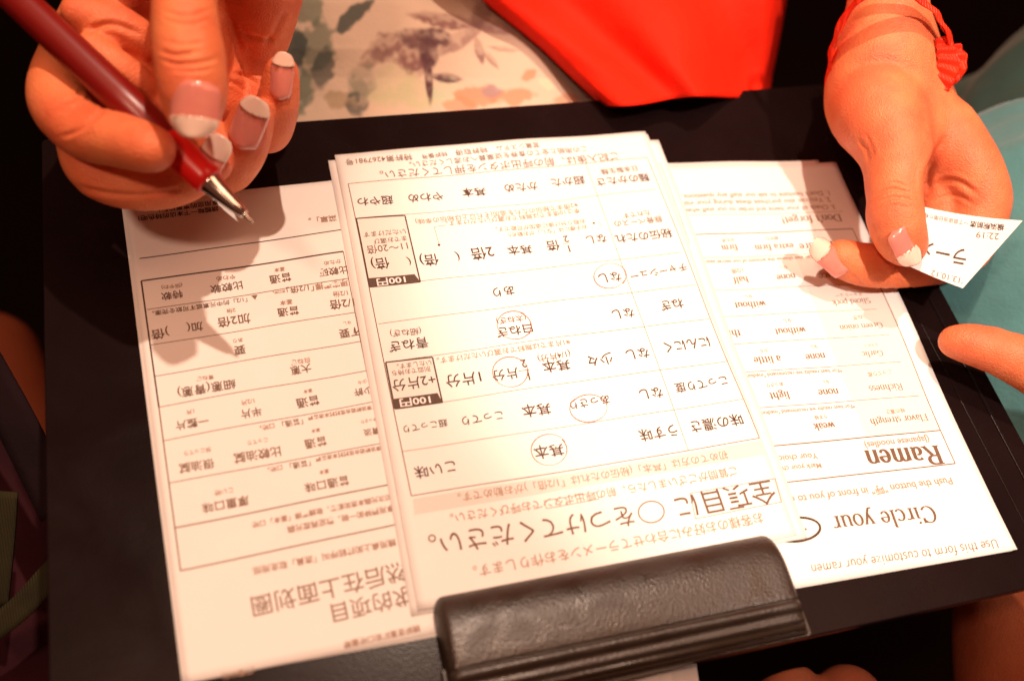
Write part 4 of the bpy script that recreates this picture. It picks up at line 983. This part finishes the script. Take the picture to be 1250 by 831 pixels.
# ================================================================== meal ticket
class Ticket(Sheet):
    def __init__(s):
        a, b, c_ = Q(1118, 250, 337 * KR), Q(1245, 273.5, 331 * KR), Q(1176, 351, 328 * KR)
        s.o_ = a; n = np.cross(b - a, c_ - a); n /= np.linalg.norm(n)
        if n @ AX[:, 2] < 0: n = -n
        s.n = n; s.e1 = (b - a) / np.linalg.norm(b - a); s.e2 = np.cross(n, s.e1); s.layers = {}
        s.z0 = 0
        cs = [s.uv(*p) for p in ((1120, 252.5), (1244.5, 273.5), (1176, 351), (1094, 320))]
        nu = nv = 22; u = np.linspace(0, 1, nu)[:, None, None]; v = np.linspace(0, 1, nv)[None, :, None]
        g = (1 - u) * (1 - v) * cs[0] + u * (1 - v) * cs[1] + u * v * cs[2] + (1 - u) * v * cs[3]
        G = s.lift(g.reshape(-1, 2), 0).reshape(nu, nv, 3)
        V, F = slab(G, -n * 0.22); s.o = mesh_obj('meal_ticket', V, F, PAPER, None, False)
        tag(s.o, 'small white meal ticket pinched between thumb and finger at the right', 'ticket')
    def uv(s, px, py):
        p = on_plane(px, py, s.o_, s.n) - s.o_; return np.array([p @ s.e1, p @ s.e2])
    def px(s, x, y): return s.uv(x, y)
    def z(s, x, y): return 0.0062 * (x - 15) ** 2 + 0.0035 * y * x * 0.5
    def lift(s, P, dz):
        return s.o_ + P[:, :1] * s.e1 + P[:, 1:2] * s.e2 + (s.z(P[:, 0], P[:, 1]) + dz)[:, None] * s.n
    def put(s, layer, P2, F, dz):
        P2 = np.asarray(P2, float); L = s.layers.setdefault(layer, [[], [], 0])
        V = s.lift(P2, dz * 0.7); L[0].append(V); L[1] += [tuple(i + L[2] for i in f) for f in F]; L[2] += len(V)
T = Ticket()
T.text('printed_text', '横浜駅前店', 1224, 280, 1184, 273.5, bold=0.02, sy=1.15)
T.text('printed_text', '一丁目店当日限り有効', 1182, 273, 1122, 262.5, bold=0.004, sy=1.1)
T.text('printed_text_grey', '22:19', 1218, 290.5, 1191.5, 286.5, sy=1.0)
T.text('printed_text', 'ラーメン', 1180, 314, 1101, 299, bold=0.012, sy=1.25)
T.text('printed_text_grey', "'13.10.12", 1176, 342.5, 1137, 332.5, sy=0.95)
T.finish(MATS)

# ================================================================== people at the edges
def person(name, label, chains, lo, hi, vs, material=SKIN):
    B = Body(lo, hi, vs)
    for (P, R, k) in chains: B.chain([Q(*p) for p in P], R, k=k, step=6, pad=14)
    V, F = B.mesh(); V = relax(V, F, 2)
    return V, F
# companion on the right
comp = empty('person', 'companion at the right edge in teal cotton, fingertip pointing at the form', 'person')
VA, FA = person('', '', [([(1166, 417, 392), (1190, 421, 390), (1235, 436, 388), (1300, 475, 388), (1420, 560, 390)], [6.3, 7.7, 9.0, 10, 12], 2),
                         ([(1420, 560, 390), (1500, 610, 392), (1600, 680, 395)], [18, 24, 22], 12)], [110, -210, -30], [340, -20, 80], 1.2)
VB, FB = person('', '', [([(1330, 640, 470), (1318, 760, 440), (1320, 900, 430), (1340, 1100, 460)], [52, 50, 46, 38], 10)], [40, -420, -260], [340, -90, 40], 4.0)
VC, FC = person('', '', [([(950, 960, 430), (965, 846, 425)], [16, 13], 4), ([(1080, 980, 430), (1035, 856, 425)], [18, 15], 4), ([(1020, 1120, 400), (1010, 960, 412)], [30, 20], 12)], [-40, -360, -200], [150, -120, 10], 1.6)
ob = quads_obj('body', VA, FA, SKIN, comp); ob['label'] = 'hand with one fingertip reaching in over the board edge'
knee = empty('person', 'shade-darkened bare knee and steadying fingers just below the clipboard at lower right', 'person')
quads_obj('body', np.concatenate([VB, VC]), np.concatenate([FB, FC + len(VB)]), SKIN_DIM, knee)  # knee and fingers use the shade-darkened skin colour
VT, FT = person('', '', [([(1500, 330, 520), (1330, 340, 500), (1225, 330, 500)], [110, 92, 74], 10),
                         ([(1500, 500, 500), (1380, 500, 490), (1290, 490, 490)], [100, 84, 66], 30),
                         ([(1520, 90, 600), (1360, 130, 580), (1268, 172, 570)], [80, 66, 48], 4),
                         ([(1185, 128, 600), (1165, 160, 600)], [18, 16], 4)], [90, -260, -280], [480, 260, 60], 4.0)
VT[:, 2] += 2.6 * np.sin(VT[:, 0] * 0.06 + VT[:, 1] * 0.13) + 1.6 * np.sin(VT[:, 0] * 0.17 - VT[:, 1] * 0.08 + 2) + 1.0 * np.sin(VT[:, 1] * 0.31 + VT[:, 0] * 0.05)
tr = quads_obj('trousers', VT, FT, TEAL, comp); tr['label'] = 'creased teal cotton over the thighs'

# neighbour on the left, in the dark
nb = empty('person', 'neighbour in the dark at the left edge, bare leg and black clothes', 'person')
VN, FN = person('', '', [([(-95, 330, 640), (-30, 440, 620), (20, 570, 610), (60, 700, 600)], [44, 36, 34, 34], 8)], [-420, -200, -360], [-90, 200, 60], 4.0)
quads_obj('body', VN, FN, SKIN_DIM, nb)  # leg's dimness is put into its skin colour
VD, FD = person('', '', [([(-120, 560, 500), (-20, 660, 480), (30, 800, 470), (30, 980, 480)], [56, 50, 48, 48], 8), ([(-200, 700, 480), (-100, 900, 470)], [60, 60], 10)], [-420, -330, -260], [-80, 60, 60], 4.0)
sk2 = quads_obj('dark_skirt', VD, FD, MAROON, nb)
def strap(pts, w, m, name, par):
    P = catmull([Q(*p) for p in pts], step=3); T_ = np.gradient(P, axis=0); T_ /= np.linalg.norm(T_, axis=1)[:, None]
    G = np.zeros((len(P), 5, 3))
    for i in range(len(P)):
        sd = np.cross(T_[i], AX[:, 2]); sd /= np.linalg.norm(sd)
        for j in range(5): G[i, j] = P[i] + sd * (j / 4 - 0.5) * w
    V, F = slab(G, -AX[:, 2] * 1.5); return mesh_obj(name, V, F, m, par, True)
bag = empty('shoulder_bag', 'dark bag with an olive strap resting beside the clipboard at lower left', 'bag')
strap([(-30, 430, 405), (20, 520, 402), (72, 625, 400)], 16, BLACKC, 'flap', bag)
strap([(95, 668, 398), (62, 700, 396), (20, 745, 394), (-40, 790, 394)], 9.5, STRAP, 'strap', bag)
strap([(8, 600, 400), (4, 660, 400), (-4, 740, 400)], 8, STRAP, 'strap', bag)

# slip of paper under the clip end
Sx = np.zeros((8, 8, 3))
for i in range(8):
    for j in range(8):
        Sx[i, j] = at(735 + 112 * i / 7 + 8 * j / 7, 808 - 22 * i / 7 + 60 * j / 7, -14 - 2 * math.sin(i))
V, F = slab(Sx, np.array([0, 0, -0.3]))
tag(mesh_obj('paper_slip', V, F, PAPER), 'pale slip of paper just below the clip at the bottom edge', 'paper')
